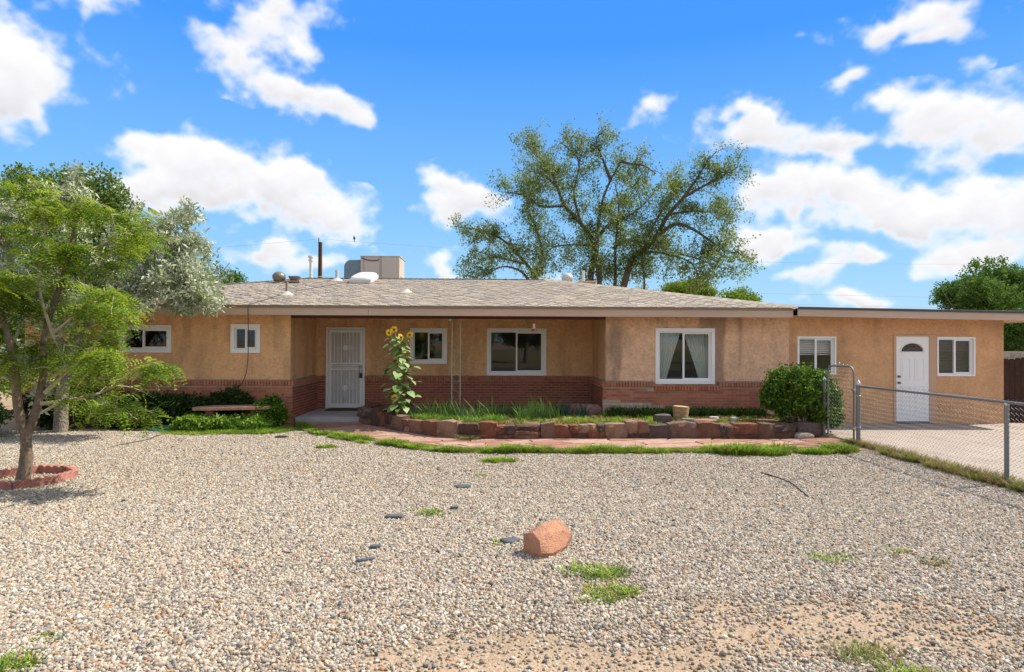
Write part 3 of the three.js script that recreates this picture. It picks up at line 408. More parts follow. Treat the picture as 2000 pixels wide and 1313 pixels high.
// annex with flat roof
const annex = thing('house_annex', 'lower flat roofed tan stucco annex with white door on the right of the house', 'building');
{
  const A1 = [7.102, 8.034, 1.208, 2.114], A2 = [10.463, 11.39, 1.182, 2.117], DR = [9.44, 10.30, 0.09, 2.15], z = FRONT - 0.012;
  const annexWall = wallPanel(annex, 6.885, 12.08, 0, 2.5, [inset(A1, 0.025), inset(A2, 0.025), [DR[0], DR[1], DR[2], DR[3]]], 0.2, M.annexStucco, (m) => m.position.set(0, 0, z));
  { const p = annexWall.geometry.attributes.position; for (let i = 0; i < p.count; i++) if (p.getY(i) > 2.4) p.setY(i, 2.582 - (p.getX(i) - 6.84) * 0.0138); }
  part('wall', box(11.88, 12.078, 0, 2.49, -21, z - 0.201), M.annexStucco, annex); part('wall', box(6.9, 11.88, 0, 2.49, -21.2, -21), M.annexStucco, annex);
  part('inside_floor', box(6.9, 11.87, 0.02, 0.095, -20.99, z - 0.202), M.interior, annex);
  // roof slab drops gently to the right
  const slope = (g) => { const p = g.attributes.position; for (let i = 0; i < p.count; i++) p.setY(i, p.getY(i) - (p.getX(i) - 6.84) * 0.0138); g.computeVertexNormals(); return g; };
  part('fascia', slope(rbox(6.86, 13.0, 2.566, 2.734, -14.5, -14.46, 0.004)), M.fascia, annex);
  part('fascia', slope(rbox(12.96, 13.0, 2.566, 2.734, -21.6, -14.502, 0.004)), M.fascia, annex);
  part('soffit', slope(box(6.9, 12.955, 2.58, 2.6, -21.6, -14.501)), M.fascia, annex);
  part('roof', slope(box(6.862, 13.02, 2.736, 2.75, -21.62, -14.45)), M.darkEdge, annex);
  part('roof_edge', slope(merge([rbox(6.862, 13.03, 2.728, 2.785, -14.475, -14.435, 0.006), rbox(12.99, 13.035, 2.728, 2.785, -21.62, -14.478, 0.006)])), M.darkEdge, annex);
  slider(annex, A1, z, { casing: 0.04, proud: 0.012, recess: 0.05 }); slider(annex, A2, z, { casing: 0.04, proud: 0.012, recess: 0.05 });
  // front door with fan light
  const d = groupPart('front_door', annex), x0 = 9.472, x1 = 10.268, y0 = 0.11, y1 = 2.118, zf = z + 0.006, cx = (x0 + x1) / 2, fy = 1.82, fr = 0.27;
  const s = new THREE.Shape([[x0, y0], [x1, y0], [x1, y1], [x0, y1]].map((q) => new THREE.Vector2(...q))), h = new THREE.Path(); h.moveTo(cx - fr, fy - 0.06); h.lineTo(cx + fr, fy - 0.06); h.absellipse(cx, fy - 0.06, fr, 0.2, 0, Math.PI, false); s.holes.push(h);
  const g = new THREE.ExtrudeGeometry(s, { depth: 0.045, bevelEnabled: true, bevelSize: 0.003, bevelThickness: 0.003, bevelSegments: 1, curveSegments: 20 }); g.translate(0, 0, zf - 0.05);
  part('slab', metreUV(g), M.vinyl, d);
  const moulding = (X0, X1, Y0, Y1) => merge([rbox(X0, X1, Y1 - 0.018, Y1, zf - 0.004, zf + 0.008, 0.003), rbox(X0, X1, Y0, Y0 + 0.018, zf - 0.004, zf + 0.008, 0.003), rbox(X0, X0 + 0.018, Y0 + 0.018, Y1 - 0.018, zf - 0.004, zf + 0.008, 0.003), rbox(X1 - 0.018, X1, Y0 + 0.018, Y1 - 0.018, zf - 0.004, zf + 0.008, 0.003), rbox(X0 + 0.05, X1 - 0.05, Y0 + 0.05, Y1 - 0.05, zf - 0.004, zf + 0.005, 0.003)]);
  for (const [a, b] of [[x0 + 0.11, cx - 0.05], [cx + 0.05, x1 - 0.11]]) { part('panel', moulding(a, b, 1.1, 1.6), M.vinyl, d); part('panel', moulding(a, b, 0.3, 0.95), M.vinyl, d); }
  const arch = []; for (let i = 0; i <= 24; i++) { const a = Math.PI * i / 24; arch.push(V(cx + Math.cos(a) * (fr + 0.015), fy - 0.06 + Math.sin(a) * 0.215, zf)); }
  const fan = groupPart('fan_light', d);
  part('rim', merge([new THREE.TubeGeometry(new THREE.CatmullRomCurve3(arch), 32, 0.013, 6), rbox(cx - fr - 0.025, cx + fr + 0.025, fy - 0.09, fy - 0.062, zf - 0.01, zf + 0.014, 0.004)]), M.vinyl, fan);
  const gs = new THREE.Shape(); gs.moveTo(cx - fr, fy - 0.06); gs.lineTo(cx + fr, fy - 0.06); gs.absellipse(cx, fy - 0.06, fr, 0.2, 0, Math.PI, false); const gl = new THREE.ShapeGeometry(gs, 20); gl.translate(0, 0, zf - 0.03); part('pane', gl, M.glass, fan);
  const lead = []; for (let i = 1; i < 6; i++) { const a = Math.PI * i / 6; lead.push(tubeBetween(V(cx, fy - 0.06, zf - 0.026), V(cx + Math.cos(a) * fr, fy - 0.06 + Math.sin(a) * 0.2, zf - 0.026), 0.005, 0.005, 5)); } const inner = []; for (let i = 0; i <= 12; i++) { const a = Math.PI * i / 12; inner.push(V(cx + Math.cos(a) * 0.12, fy - 0.06 + Math.sin(a) * 0.09, zf - 0.026)); } lead.push(new THREE.TubeGeometry(new THREE.CatmullRomCurve3(inner), 16, 0.005, 5));
  part('leading', merge(lead), M.galvDull, fan);
  const kb = groupPart('handle', d); for (const [y, r] of [[1.02, 0.028], [1.17, 0.024]]) { const q = new THREE.SphereGeometry(r, 14, 10); q.translate(x0 + 0.06, y, zf + 0.05); const st = new THREE.CylinderGeometry(0.014, 0.03, 0.05, 12); st.rotateX(Math.PI / 2); st.translate(x0 + 0.06, y, zf + 0.022); part('knob', merge([q, st]), std(C(0.25, 0.2, 0.16), 0.4, { metalness: 0.8 }), kb); }
  const trim = std(C(0.52, 0.33, 0.22), 0.85);
  part('door_trim', merge([rbox(9.405, 9.47, 0.07, 2.165, z - 0.15, z + 0.022, 0.004), rbox(10.27, 10.43, 0.07, 2.165, z - 0.001, z + 0.022, 0.004), rbox(9.47, 10.27, 2.121, 2.165, z - 0.15, z + 0.021, 0.004)]), trim, d);
  part('jamb', box(10.271, 10.32, 0.095, 2.16, z - 0.18, z - 0.001), M.vinyl, d);
  part('threshold', rbox(9.472, 10.268, 0.075, 0.108, z - 0.15, z + 0.05, 0.006), M.galvDull, d);
  const blind = (label, [X0, X1, Y0, Y1], step, from, mt) => { const b = thing('window_blind', label, 'blind', [0, 0, z - 0.17], 'horizontal blinds in the annex windows'); part('head_rail', rbox(X0, X1, Y1 - 0.035, Y1, -0.02, 0.02, 0.004), mt, b); const sl = new THREE.BoxGeometry(X1 - X0 - 0.01, 0.003, 0.05); let y = Y1 - 0.05; for (; y > from; y -= step) { const m = part('slat', sl, mt, b); m.position.set((X0 + X1) / 2, y, 0); m.rotation.x = 0.7; } part('bottom_rail', rbox(X0, X1, y - 0.02, y, -0.015, 0.015, 0.004), mt, b); };
  blind('white blind pulled halfway up in the annex window by the gate', [7.13, 8.005, 1.25, 2.08], 0.042, 1.72, std(C(0.72, 0.7, 0.66), 0.6));
  blind('dark lowered blind in the annex window right of the white door', [10.49, 11.36, 1.22, 2.085], 0.046, 1.26, std(C(0.16, 0.14, 0.12), 0.6));
}
// bedroom curtains, swept apart and tied
for (const side of [-1, 1]) {
  const [x0, x1, y0, y1] = WIN.bed, mid = (x0 + x1) / 2 - 0.02, top = y1 - 0.08, bot = y0 + 0.06, out = side < 0 ? x0 + 0.1 : x1 - 0.1, N = 48, Mm = 16, P = [], I = [];
  for (let j = 0; j <= Mm; j++) for (let i = 0; i <= N; i++) { const t = j / Mm, y = lerp(top, bot, t), edge = lerp(mid + side * 0.015, out - side * 0.2, Math.pow(t, 0.9)), x = lerp(out, edge, i / N); P.push(x, y, -15.2 + 0.02 * Math.sin(i / N * 44) * (1 - 0.3 * t)); }
  for (let j = 0; j < Mm; j++) for (let i = 0; i < N; i++) { const a = j * (N + 1) + i; I.push(a, a + 1, a + N + 1, a + 1, a + N + 2, a + N + 1); }
  const g = new THREE.BufferGeometry(); g.setAttribute('position', new THREE.BufferAttribute(new Float32Array(P), 3)); g.setIndex(I); g.computeVertexNormals();
  const m = part('curtain', g, phys(C(0.52, 0.58, 0.52), 0.95, { transmission: 0.25, thickness: 0, side: THREE.DoubleSide }), scene);
  tag(m, side < 0 ? 'pale green curtain swept to the left behind the bedroom window pane' : 'pale green curtain swept to the right behind the bedroom window pane', 'curtain', 'bedroom curtains');
}

// ---------- roof furniture ----------
const roofY = (z) => (z > RZ ? EAVE_Y + (EZ0 - z) * (RIDGE_Y - EAVE_Y) / (EZ0 - RZ) : RIDGE_Y - (RZ - z) * (RIDGE_Y - EAVE_Y) / (RZ - EZ1)) + 0.02;
const PITCH = Math.atan((RIDGE_Y - EAVE_Y) / (EZ0 - RZ));
M.paintedSteel = std(C(0.46, 0.40, 0.34), 0.6); M.ventGrey = std(C(0.55, 0.54, 0.52), 0.5, { metalness: 0.4 }); M.flashing = std(C(0.48, 0.44, 0.38), 0.55); M.whiteVent = std(C(0.58, 0.56, 0.53), 0.5);
{ // evaporative cooler with side duct
  const t = thing('evaporative_cooler', 'boxy tan evaporative cooler standing behind the roof ridge', 'cooler', [-3.787, roofY(-21.1) - 0.02, -21.15]);
  part('cabinet', rbox(-0.62, 0.62, 0.12, 1.05, -0.55, 0.55, 0.012), M.paintedSteel, t);
  part('lid', rbox(-0.64, 0.64, 1.045, 1.075, -0.57, 0.57, 0.008), M.paintedSteel, t);
  part('base_pan', rbox(-0.635, 0.635, 0.02, 0.13, -0.565, 0.565, 0.01), std(C(0.42, 0.33, 0.24), 0.7), t);
  for (const x of [-0.52, 0.0, 0.04]) part('panel_seam', rbox(x - 0.008, x + 0.008, 0.13, 1.04, 0.548, 0.562, 0.003), std(C(0.3, 0.26, 0.22), 0.7), t);
  const cpts = [V(-0.6, 1.0, 0.57), V(-0.4, 0.93, 0.58), V(-0.15, 0.91, 0.58), V(-0.02, 0.95, 0.57)]; part('power_lead', new THREE.TubeGeometry(new THREE.CatmullRomCurve3(cpts), 16, 0.012, 5), M.black, t);
  part('brace_rod', tubeBetween(V(0.62, 1.03, 0.4), V(0.8, 0.9, 0.45), 0.014, 0.014, 6), M.galvDull, t); part('brace_rod', tubeBetween(V(0.62, 0.42, 0.4), V(0.82, 0.3, 0.45), 0.01, 0.01, 6), M.galvDull, t);
  const s = new THREE.Shape(); s.moveTo(-1.18, -0.1); s.lineTo(-1.18, 0.72); s.absarc(-0.95, 0.72, 0.23, Math.PI, Math.PI / 2, true); s.lineTo(-0.62, 0.95); s.lineTo(-0.62, -0.1); s.closePath();
  const g = new THREE.ExtrudeGeometry(s, { depth: 0.7, bevelEnabled: true, bevelSize: 0.015, bevelThickness: 0.015, bevelSegments: 1, curveSegments: 8 }); g.translate(0, 0, -0.35); const du = part('duct', metreUV(g), std(C(0.165, 0.24, 0.29), 0.55, { map: brickTex }), t); du.userData.label = 'blue grey sheet metal elbow duct';
}
{ const t = thing('skylight', 'white domed skylight lying on the shingles in front of the cooler', 'skylight', [-4.0, roofY(-19.25), -19.25]); t.rotation.x = PITCH;
  part('curb', rbox(-0.31, 0.31, 0, 0.12, -0.62, 0.62, 0.008), M.whiteVent, t);
  const g = new THREE.SphereGeometry(1, 24, 10, 0, 6.2832, 0, Math.PI / 2); const p = g.attributes.position; for (let i = 0; i < p.count; i++) { let x = p.getX(i), y = p.getY(i), z = p.getZ(i); const k = Math.max(Math.abs(x), Math.abs(z), 1e-4), r = Math.hypot(x, z), f = r / k; p.setXYZ(i, x * lerp(1, f, 0.8) * 0.3, Math.pow(y, 0.8) * 0.13, z * lerp(1, f, 0.8) * 0.6); } g.computeVertexNormals(); g.translate(0, 0.12, 0);
  part('dome', g, phys(C(0.68, 0.68, 0.69), 0.35, { clearcoat: 0.3 }), t); }
function turbine(label, x, z, r, mt, lift) {
  const t = thing('turbine_vent', label, 'roof vent', [x, roofY(z), z], 'turbine vents'), neck = new THREE.CylinderGeometry(r * 0.62, r * 0.75, lift + 0.1, 20); neck.translate(0, lift / 2 - 0.05, 0); part('neck', neck, mt, t);
  const fins = []; for (let i = 0; i < 20; i++) { const pts = []; for (let k = 0; k <= 8; k++) { const a = -1.2 + 2.4 * k / 8; pts.push(new THREE.Vector2(Math.cos(a) * r, Math.sin(a) * r * 0.85)); } const g = new THREE.LatheGeometry(pts, 1, 0, 0.26); g.rotateY(i * Math.PI / 10); const g2 = g.clone(); g2.scale(0.93, 0.98, 0.93); g2.rotateY(0.12); fins.push(g); fins.push(g2); } const f = merge(fins); f.translate(0, lift + r * 0.7, 0); part('vanes', f, std(mt.color, 0.5, { metalness: 0.3, side: THREE.DoubleSide }), t);
  const cap = new THREE.SphereGeometry(r * 0.45, 16, 6, 0, 6.283, 0, 1.2); cap.translate(0, lift + r * 1.1, 0); part('cap', cap, mt, t);
}
turbine('dark ribbed turbine vent at the left end of the roof ridge', -6.37, -18.75, 0.19, std(C(0.2, 0.18, 0.15), 0.55, { metalness: 0.3 }), 0.02);
turbine('pale turbine vent behind the right end of the roof ridge', 2.24, -20.6, 0.19, M.whiteVent, 0.14);
function pipeVent(label, x, z, h, r, mt, cap) { const t = thing('vent_pipe', label, 'vent pipe', [x, roofY(z), z], 'plumbing vents on the roof'); const c = new THREE.CylinderGeometry(r, r, h, 14); c.translate(0, h / 2 - 0.02, 0); part('pipe', c, mt, t); const f = new THREE.CylinderGeometry(r * 1.25, r * 1.25 + 0.13, 0.09, 18); f.translate(0, 0.03, 0); f.rotateX(PITCH * 0.8); part('flashing', f, M.flashing, t); if (cap) { const k = new THREE.CylinderGeometry(r * 1.7, r * 1.7, 0.05, 16); k.translate(0, h, 0); const k2 = new THREE.CylinderGeometry(r * 1.5, r * 1.5, 0.06, 16); k2.translate(0, h - 0.11, 0); part('rain_cap', merge([k, k2]), mt, t); } }
pipeVent('thin rusty vent pipe low on the left roof slope', -5.306, -16.2, 0.33, 0.035, std(C(0.26, 0.19, 0.14), 0.7));
pipeVent('short stub vent with pale cone flashing on the middle of the roof', -2.406, -16.81, 0.1, 0.035, std(C(0.3, 0.25, 0.2), 0.7));
pipeVent('stout grey vent pipe beside the skylight', -4.845, -19.35, 0.33, 0.055, M.ventGrey);
pipeVent('tall white flue pipe with rain cap behind the ridge', -5.99, -20.6, 0.9, 0.05, M.whiteVent, true);
pipeVent('white pipe behind the ridge next to the pale turbine vent', 2.778, -20.8, 0.6, 0.045, M.whiteVent);
{ const t = thing('box_vent', 'small dark flared box vent beside the left turbine vent', 'roof vent', [-5.931, roofY(-18.78), -18.78]); const s = new THREE.CylinderGeometry(0.2, 0.13, 0.14, 4, 1); s.rotateY(Math.PI / 4); s.translate(0, 0.1, 0); part('cap', s, std(C(0.2, 0.16, 0.13), 0.7), t); part('flange', rbox(-0.24, 0.2, -0.02, 0.03, -0.2, 0.2, 0.005), std(C(0.24, 0.19, 0.15), 0.8), t); }
{ const t = thing('chimney_stub', 'low tan masonry chimney stub behind the right part of the ridge', 'chimney', [2.92, roofY(-21), -21]); part('masonry', rbox(-0.27, 0.27, -0.1, 0.24, -0.25, 0.25, 0.01), std(C(0.5, 0.32, 0.2), 0.9, { map: stoneTex }), t); part('cap', rbox(-0.3, 0.3, 0.24, 0.28, -0.28, 0.28, 0.008), std(C(0.55, 0.4, 0.28), 0.9), t); }
{ const pts = [V(-4.33, 3.765, -19.25), V(-4.85, 3.47, -17.85), V(-5.37, 3.165, -16.39), V(-5.5, 2.9, -15.1), V(-5.55, 2.80, -14.62), V(-5.595, 2.755, -14.47), V(-5.6, 2.6, -14.47), V(-5.61, 2.2, -14.52), V(-5.645, 1.55, -14.6), V(-5.7, 1.25, -14.66), V(-5.82, 1.0, -14.74), V(-6.0, 0.83, -14.82), V(-6.18, 0.78, -14.86), V(-6.28, 0.66, -14.88)];
  tag(part('cable', new THREE.TubeGeometry(new THREE.CatmullRomCurve3(pts, false, 'centripetal'), 160, 0.009, 5), std(C(0.055, 0.035, 0.03), 0.7), scene), 'dark cable running down the roof and hanging loose before the small left window', 'cable'); }

// ---------- porch ----------
structure('porch_slab', rbox(-4.74, 2.46, -0.05, 0.17, PORCH + 0.005, -15.1, 0.012), M.porchConcrete);
{ const t = tag(part('doormat', rbox(-4.42, -3.6, 0.171, 0.186, PORCH + 0.14, PORCH + 0.62, 0.005), std(C(0.03, 0.027, 0.025), 0.98), scene), 'dark doormat on the porch before the white security door', 'doormat'); }
{ const t = thing('hummingbird_feeder', 'red and clear hummingbird feeder hanging under the porch eave', 'bird feeder', [0.84, 2.2, -14.82]); const red = phys(C(0.5, 0.03, 0.02), 0.3, { clearcoat: 0.4 });
  const base = new THREE.LatheGeometry([[0.001, 0], [0.05, 0], [0.075, 0.015], [0.075, 0.03], [0.03, 0.045], [0.025, 0.055]].map((q) => new THREE.Vector2(...q)), 20); part('base', base, red, t);
  const bot = new THREE.LatheGeometry([[0.02, 0.05], [0.03, 0.07], [0.038, 0.1], [0.03, 0.125], [0.038, 0.15], [0.03, 0.175], [0.022, 0.18]].map((q) => new THREE.Vector2(...q)), 20); part('bottle', bot, phys(C(0.8, 0.72, 0.66), 0.25, { transmission: 0.4, thickness: 0 }), t);
  const cp = new THREE.LatheGeometry([[0.028, 0.175], [0.03, 0.19], [0.012, 0.205], [0.001, 0.208]].map((q) => new THREE.Vector2(...q)), 16); part('cap', cp, red, t); part('hanger', tubeBetween(V(0, 0.2, 0), V(0, 0.37, 0), 0.003, 0.003, 5), M.galvDull, t);
  for (let i = 0; i < 4; i++) { const f = new THREE.ConeGeometry(0.014, 0.014, 8); f.rotateZ(-Math.PI / 2); f.translate(0.082, 0.022, 0); f.rotateY(i * Math.PI / 2 + 0.4); part('flower_port', f, std(C(0.7, 0.5, 0.08), 0.5), t); } }
{ const t = thing('porch_light', 'small bronze flush light fixture under the porch eave above the door', 'light fixture', [-2.45, 2.485, -15.3]); const b = new THREE.CylinderGeometry(0.09, 0.07, 0.03, 20); b.translate(0, 0.058, 0); part('canopy', b, std(C(0.35, 0.2, 0.1), 0.5, { metalness: 0.5 }), t); const s = new THREE.LatheGeometry([[0.001, -0.045], [0.03, -0.035], [0.06, 0], [0.068, 0.045]].map((q) => new THREE.Vector2(...q)), 20); part('shade', s, std(C(0.5, 0.33, 0.18), 0.5), t); }
{ const t = thing('bare_bulb', 'bare white light bulb in a socket under the porch eave', 'light bulb', [-1.13, 2.47, -15.2]); const s = new THREE.SphereGeometry(0.035, 14, 10); part('bulb', s, phys(C(0.8, 0.78, 0.74), 0.3), t); const c = new THREE.CylinderGeometry(0.03, 0.028, 0.07, 14); c.translate(0, 0.055, 0); part('socket', c, std(C(0.6, 0.58, 0.54), 0.5), t); }

// ---------- planter wall, path, paving ----------
const curve2 = (pts) => new THREE.CatmullRomCurve3(pts.map(([x, z]) => V(x, 0, z)), false, 'centripetal');
const INNER = [[-3.3, -15.25], [-2.97, -14.85], [-2.35, -14.0], [-1.47, -13.06], [-0.62, -12.66], [0.29, -12.58], [1.3, -12.63], [3.35, -12.66], [5.69, -12.62], [6.85, -12.75]];
const OUTER = [[-4.72, -15.25], [-4.35, -14.75], [-3.56, -13.53], [-2.76, -12.83], [-1.64, -12.02], [-0.65, -11.51], [0.26, -11.41], [2.1, -11.42], [4.2, -11.5], [6.5, -11.62]];
const inner = curve2(INNER), outer = curve2(OUTER);
const zOn = (pts, x) => { if (x <= pts[0][0]) return pts[0][1]; for (let i = 1; i < pts.length; i++) if (x <= pts[i][0]) return lerp(pts[i - 1][1], pts[i][1], (x - pts[i - 1][0]) / (pts[i][0] - pts[i - 1][0])); return pts[pts.length - 1][1]; };
const pathPoint = (u, t) => inner.getPoint(u).lerp(outer.getPoint(u), t);
{
  const N = 60, P = [], I = []; for (let i = 0; i <= N; i++) for (const t of [-0.06, 1.02]) { const q = pathPoint(i / N, t); P.push(q.x, 0.028, q.z); } for (let i = 0; i < N; i++) { const a = i * 2; I.push(a, a + 1, a + 3, a, a + 3, a + 2); }
  const g = new THREE.BufferGeometry(); g.setAttribute('position', new THREE.BufferAttribute(new Float32Array(P), 3)); g.setIndex(I); const gg = metreUV(g); gg.computeVertexNormals();
  const path = structure('garden_path', gg, std(C(1.35, 1.28, 1.2), 0.95, { map: concreteTex, side: THREE.DoubleSide }));
  const LEN = 12.2, WID = 1.15, R = rng(31), seeds = [];
  for (let k = 0; seeds.length < 74 && k < 6000; k++) { const q = [R() * LEN, R() * WID]; if (seeds.every((s) => Math.hypot((s[0] - q[0]) * 0.8, (s[1] - q[1]) * 1.25) > 0.34)) seeds.push(q); }
  seeds.forEach((s, i) => {
    let poly = [[0.0, 0.015], [LEN, 0.015], [LEN, WID - 0.01 - 0.05 * R()], [0.0, WID - 0.01 - 0.05 * R()]];
    seeds.forEach((o, j) => { if (j === i) return; const mx = (s[0] + o[0]) / 2, my = (s[1] + o[1]) / 2, nx = o[0] - s[0], ny = o[1] - s[1], l = Math.hypot(nx, ny), out = []; const d = (p) => ((p[0] - mx) * nx + (p[1] - my) * ny) / l + 0.019; for (let k = 0; k < poly.length; k++) { const a = poly[k], b = poly[(k + 1) % poly.length], da = d(a), db = d(b); if (da <= 0) out.push(a); if ((da < 0) !== (db < 0)) { const t = da / (da - db); out.push([lerp(a[0], b[0], t), lerp(a[1], b[1], t)]); } } poly = out; });
    if (poly.length < 3) return;
    const w = poly.map(([a, b]) => pathPoint(clamp(a / LEN), b / WID)); const c = w.reduce((q, v) => q.add(v), V()).divideScalar(w.length);
    const sh = new THREE.Shape(w.map((v) => new THREE.Vector2(v.x - c.x, -(v.z - c.z)))), h = 0.022 + R() * 0.008, g2 = new THREE.ExtrudeGeometry(sh, { depth: h, bevelEnabled: true, bevelSize: 0.004, bevelThickness: 0.005, bevelSegments: 1 }); g2.rotateX(-Math.PI / 2);
    const m = part('flagstone', metreUV(g2, 1, R() * 3, R() * 3), M.flagstones[Math.floor(R() * 5)], path); m.position.set(c.x, 0.024, c.z); m.rotation.set((R() - 0.5) * 0.012, 0, (R() - 0.5) * 0.012);
  });
}
{ // dry-laid stone retaining wall
  const wallThing = thing('planter_wall', 'low curved retaining wall of dark red sandstone blocks along the path', 'stone wall');
  const line = curve2([[-3.28, -16.7], [-3.27, -15.4], [-3.1, -14.95], ...INNER.slice(2, 9).map(([x, z]) => [x, z]), [6.0, -12.72]].map(([x, z]) => [x, z])), LEN = line.getLength(), R = rng(41), H = 0.34;
  const backing = []; const N = 70, wob = (u) => 0; for (let i = 0; i < N; i++) { const a = line.getPointAt(i / N), b = line.getPointAt((i + 1) / N), d = b.clone().sub(a), g = new THREE.BoxGeometry(d.length() + 0.03, H - 0.06, 0.16); g.rotateY(-Math.atan2(d.z, d.x)); g.translate((a.x + b.x) / 2, (H - 0.06) / 2, (a.z + b.z) / 2 - 0.0); const n = V(d.z, 0, -d.x).normalize().multiplyScalar(0.12); g.translate(n.x, 0, n.z); backing.push(g); }
  part('mortar_core', metreUV(merge(backing)), std(C(0.55, 0.38, 0.3), 0.95, { map: mortarTex }), wallThing);
  const put = (s, w, y0, h, dep) => { const u = clamp((s + w / 2) / LEN), q = line.getPointAt(u), t = line.getTangentAt(u), n = V(t.z, 0, -t.x).normalize(); const m = part('stone', hewnStone(w * 1.08, h * 1.1, dep, R() * 90), M.wallStones[Math.floor(R() * 9)], wallThing); m.position.set(q.x, y0 + h / 2, q.z).addScaledVector(n, dep / 2 - 0.04 + (R() - 0.5) * 0.03); m.rotation.y = -Math.atan2(t.z, t.x) + (R() - 0.5) * 0.08; m.rotation.z = (R() - 0.5) * 0.05; };
  let s = 0; while (s < LEN - 0.1) {
    const w = 0.22 + R() * 0.32, k = R(), top = H + (R() - 0.5) * 0.09, dep = 0.22 + R() * 0.08;
    if (k < 0.42) put(s, w, 0, top, dep); else if (k < 0.8) { const f = 0.32 + R() * 0.36; if (R() < 0.55) put(s, w, 0, top * f, dep); else { put(s, w * 0.55, 0, top * f, dep); put(s + w * 0.55, w * 0.45, 0, top * f, dep); } if (R() < 0.55) put(s, w, top * f, top * (1 - f), dep); else { put(s, w * 0.45, top * f, top * (1 - f), dep); put(s + w * 0.45, w * 0.55, top * f, top * (1 - f), dep); } }
    else { put(s, w * 0.9, 0, top * 0.36, dep); put(s, w * 0.9, top * 0.36, top * 0.3, dep); put(s, w * 0.9, top * 0.66, top * 0.34, dep); }
    s += w;
  }
  // soil behind it
  const poly = []; for (let i = 0; i <= 40; i++) { const q = line.getPointAt(i / 40), t = line.getTangentAt(i / 40); poly.push(new THREE.Vector2(q.x + t.z * 0.15, -(q.z - t.x * 0.15))); } poly.push(new THREE.Vector2(6.3, 13.2), new THREE.Vector2(6.4, 14.95), new THREE.Vector2(2.47, 14.95), new THREE.Vector2(2.47, 16.96), new THREE.Vector2(-3.1, 16.96));
  const g = new THREE.ExtrudeGeometry(new THREE.Shape(poly), { depth: 0.29, bevelEnabled: false }); g.rotateX(-Math.PI / 2); structure('planter_soil', metreUV(g), M.soil);
}
structure('driveway_concrete', metreUV(new THREE.ExtrudeGeometry(new THREE.Shape([[6.86, 13.0], [6.42, 14.9], [6.42, 14.985], [30, 14.985], [30, 2], [7.35, 2], [7.12, 8.6], [6.98, 12.0]].map((q) => new THREE.Vector2(...q))), { depth: 0.055, bevelEnabled: false }).rotateX(-Math.PI / 2)), M.concrete);

// ---------- chain-link fence and gate ----------
const FENCE = [[6.91, -12.12], [7.04, -8.7], [7.17, -5.3]];
function chainMesh(a, b, y0, y1, seed) { // woven zigzag wires between two posts
  const dx = b[0] - a[0], dz = b[1] - a[1], L = Math.hypot(dx, dz), ux = dx / L, uz = dz / L, P = 0.075, hs = 0.0375, list = [], R = rng(seed), n = Math.round(L / P);
  const P3 = [], I3 = []; const seg = (p, q, r) => { const d = q.clone().sub(p).normalize(), s = V(0, 1, 0).cross(d).normalize(), t = d.clone().cross(s), o = P3.length / 3; for (const e of [p, q]) for (let k = 0; k < 3; k++) { const an = k * 2.0944; P3.push(e.x + (s.x * Math.cos(an) + t.x * Math.sin(an)) * r, e.y + (s.y * Math.cos(an) + t.y * Math.sin(an)) * r, e.z + (s.z * Math.cos(an) + t.z * Math.sin(an)) * r); } for (let k = 0; k < 3; k++) { const l = (k + 1) % 3; I3.push(o + k, o + l, o + 3 + k, o + l, o + 3 + l, o + 3 + k); } };
  for (let i = 0; i < n; i++) { const s0 = (i + 0.5) * P; let prev = null; const rows = Math.ceil((y1 - y0) / hs); for (let j = 0; j <= rows; j++) { const sag = 0.012 * Math.sin(s0 * 2.1 + seed) + 0.01 * Math.sin(s0 * 5.3), s = s0 + (j % 2 ? hs : -hs) * 1.02 + 0.008 * Math.sin(j * 0.3 + s0 * 3), y = y0 + j * hs + sag * (j / rows), off = (j % 2 ? 0.004 : -0.004) + 0.02 * Math.sin(s0 * 1.3 + y * 2 + seed); const q = V(a[0] + ux * s - uz * off, y, a[1] + uz * s + ux * off); if (prev) seg(prev, q, 0.0024); prev = q; } }
  const g = new THREE.BufferGeometry(); g.setAttribute('position', new THREE.BufferAttribute(new Float32Array(P3), 3)); g.setIndex(I3); g.computeVertexNormals(); return g;
}
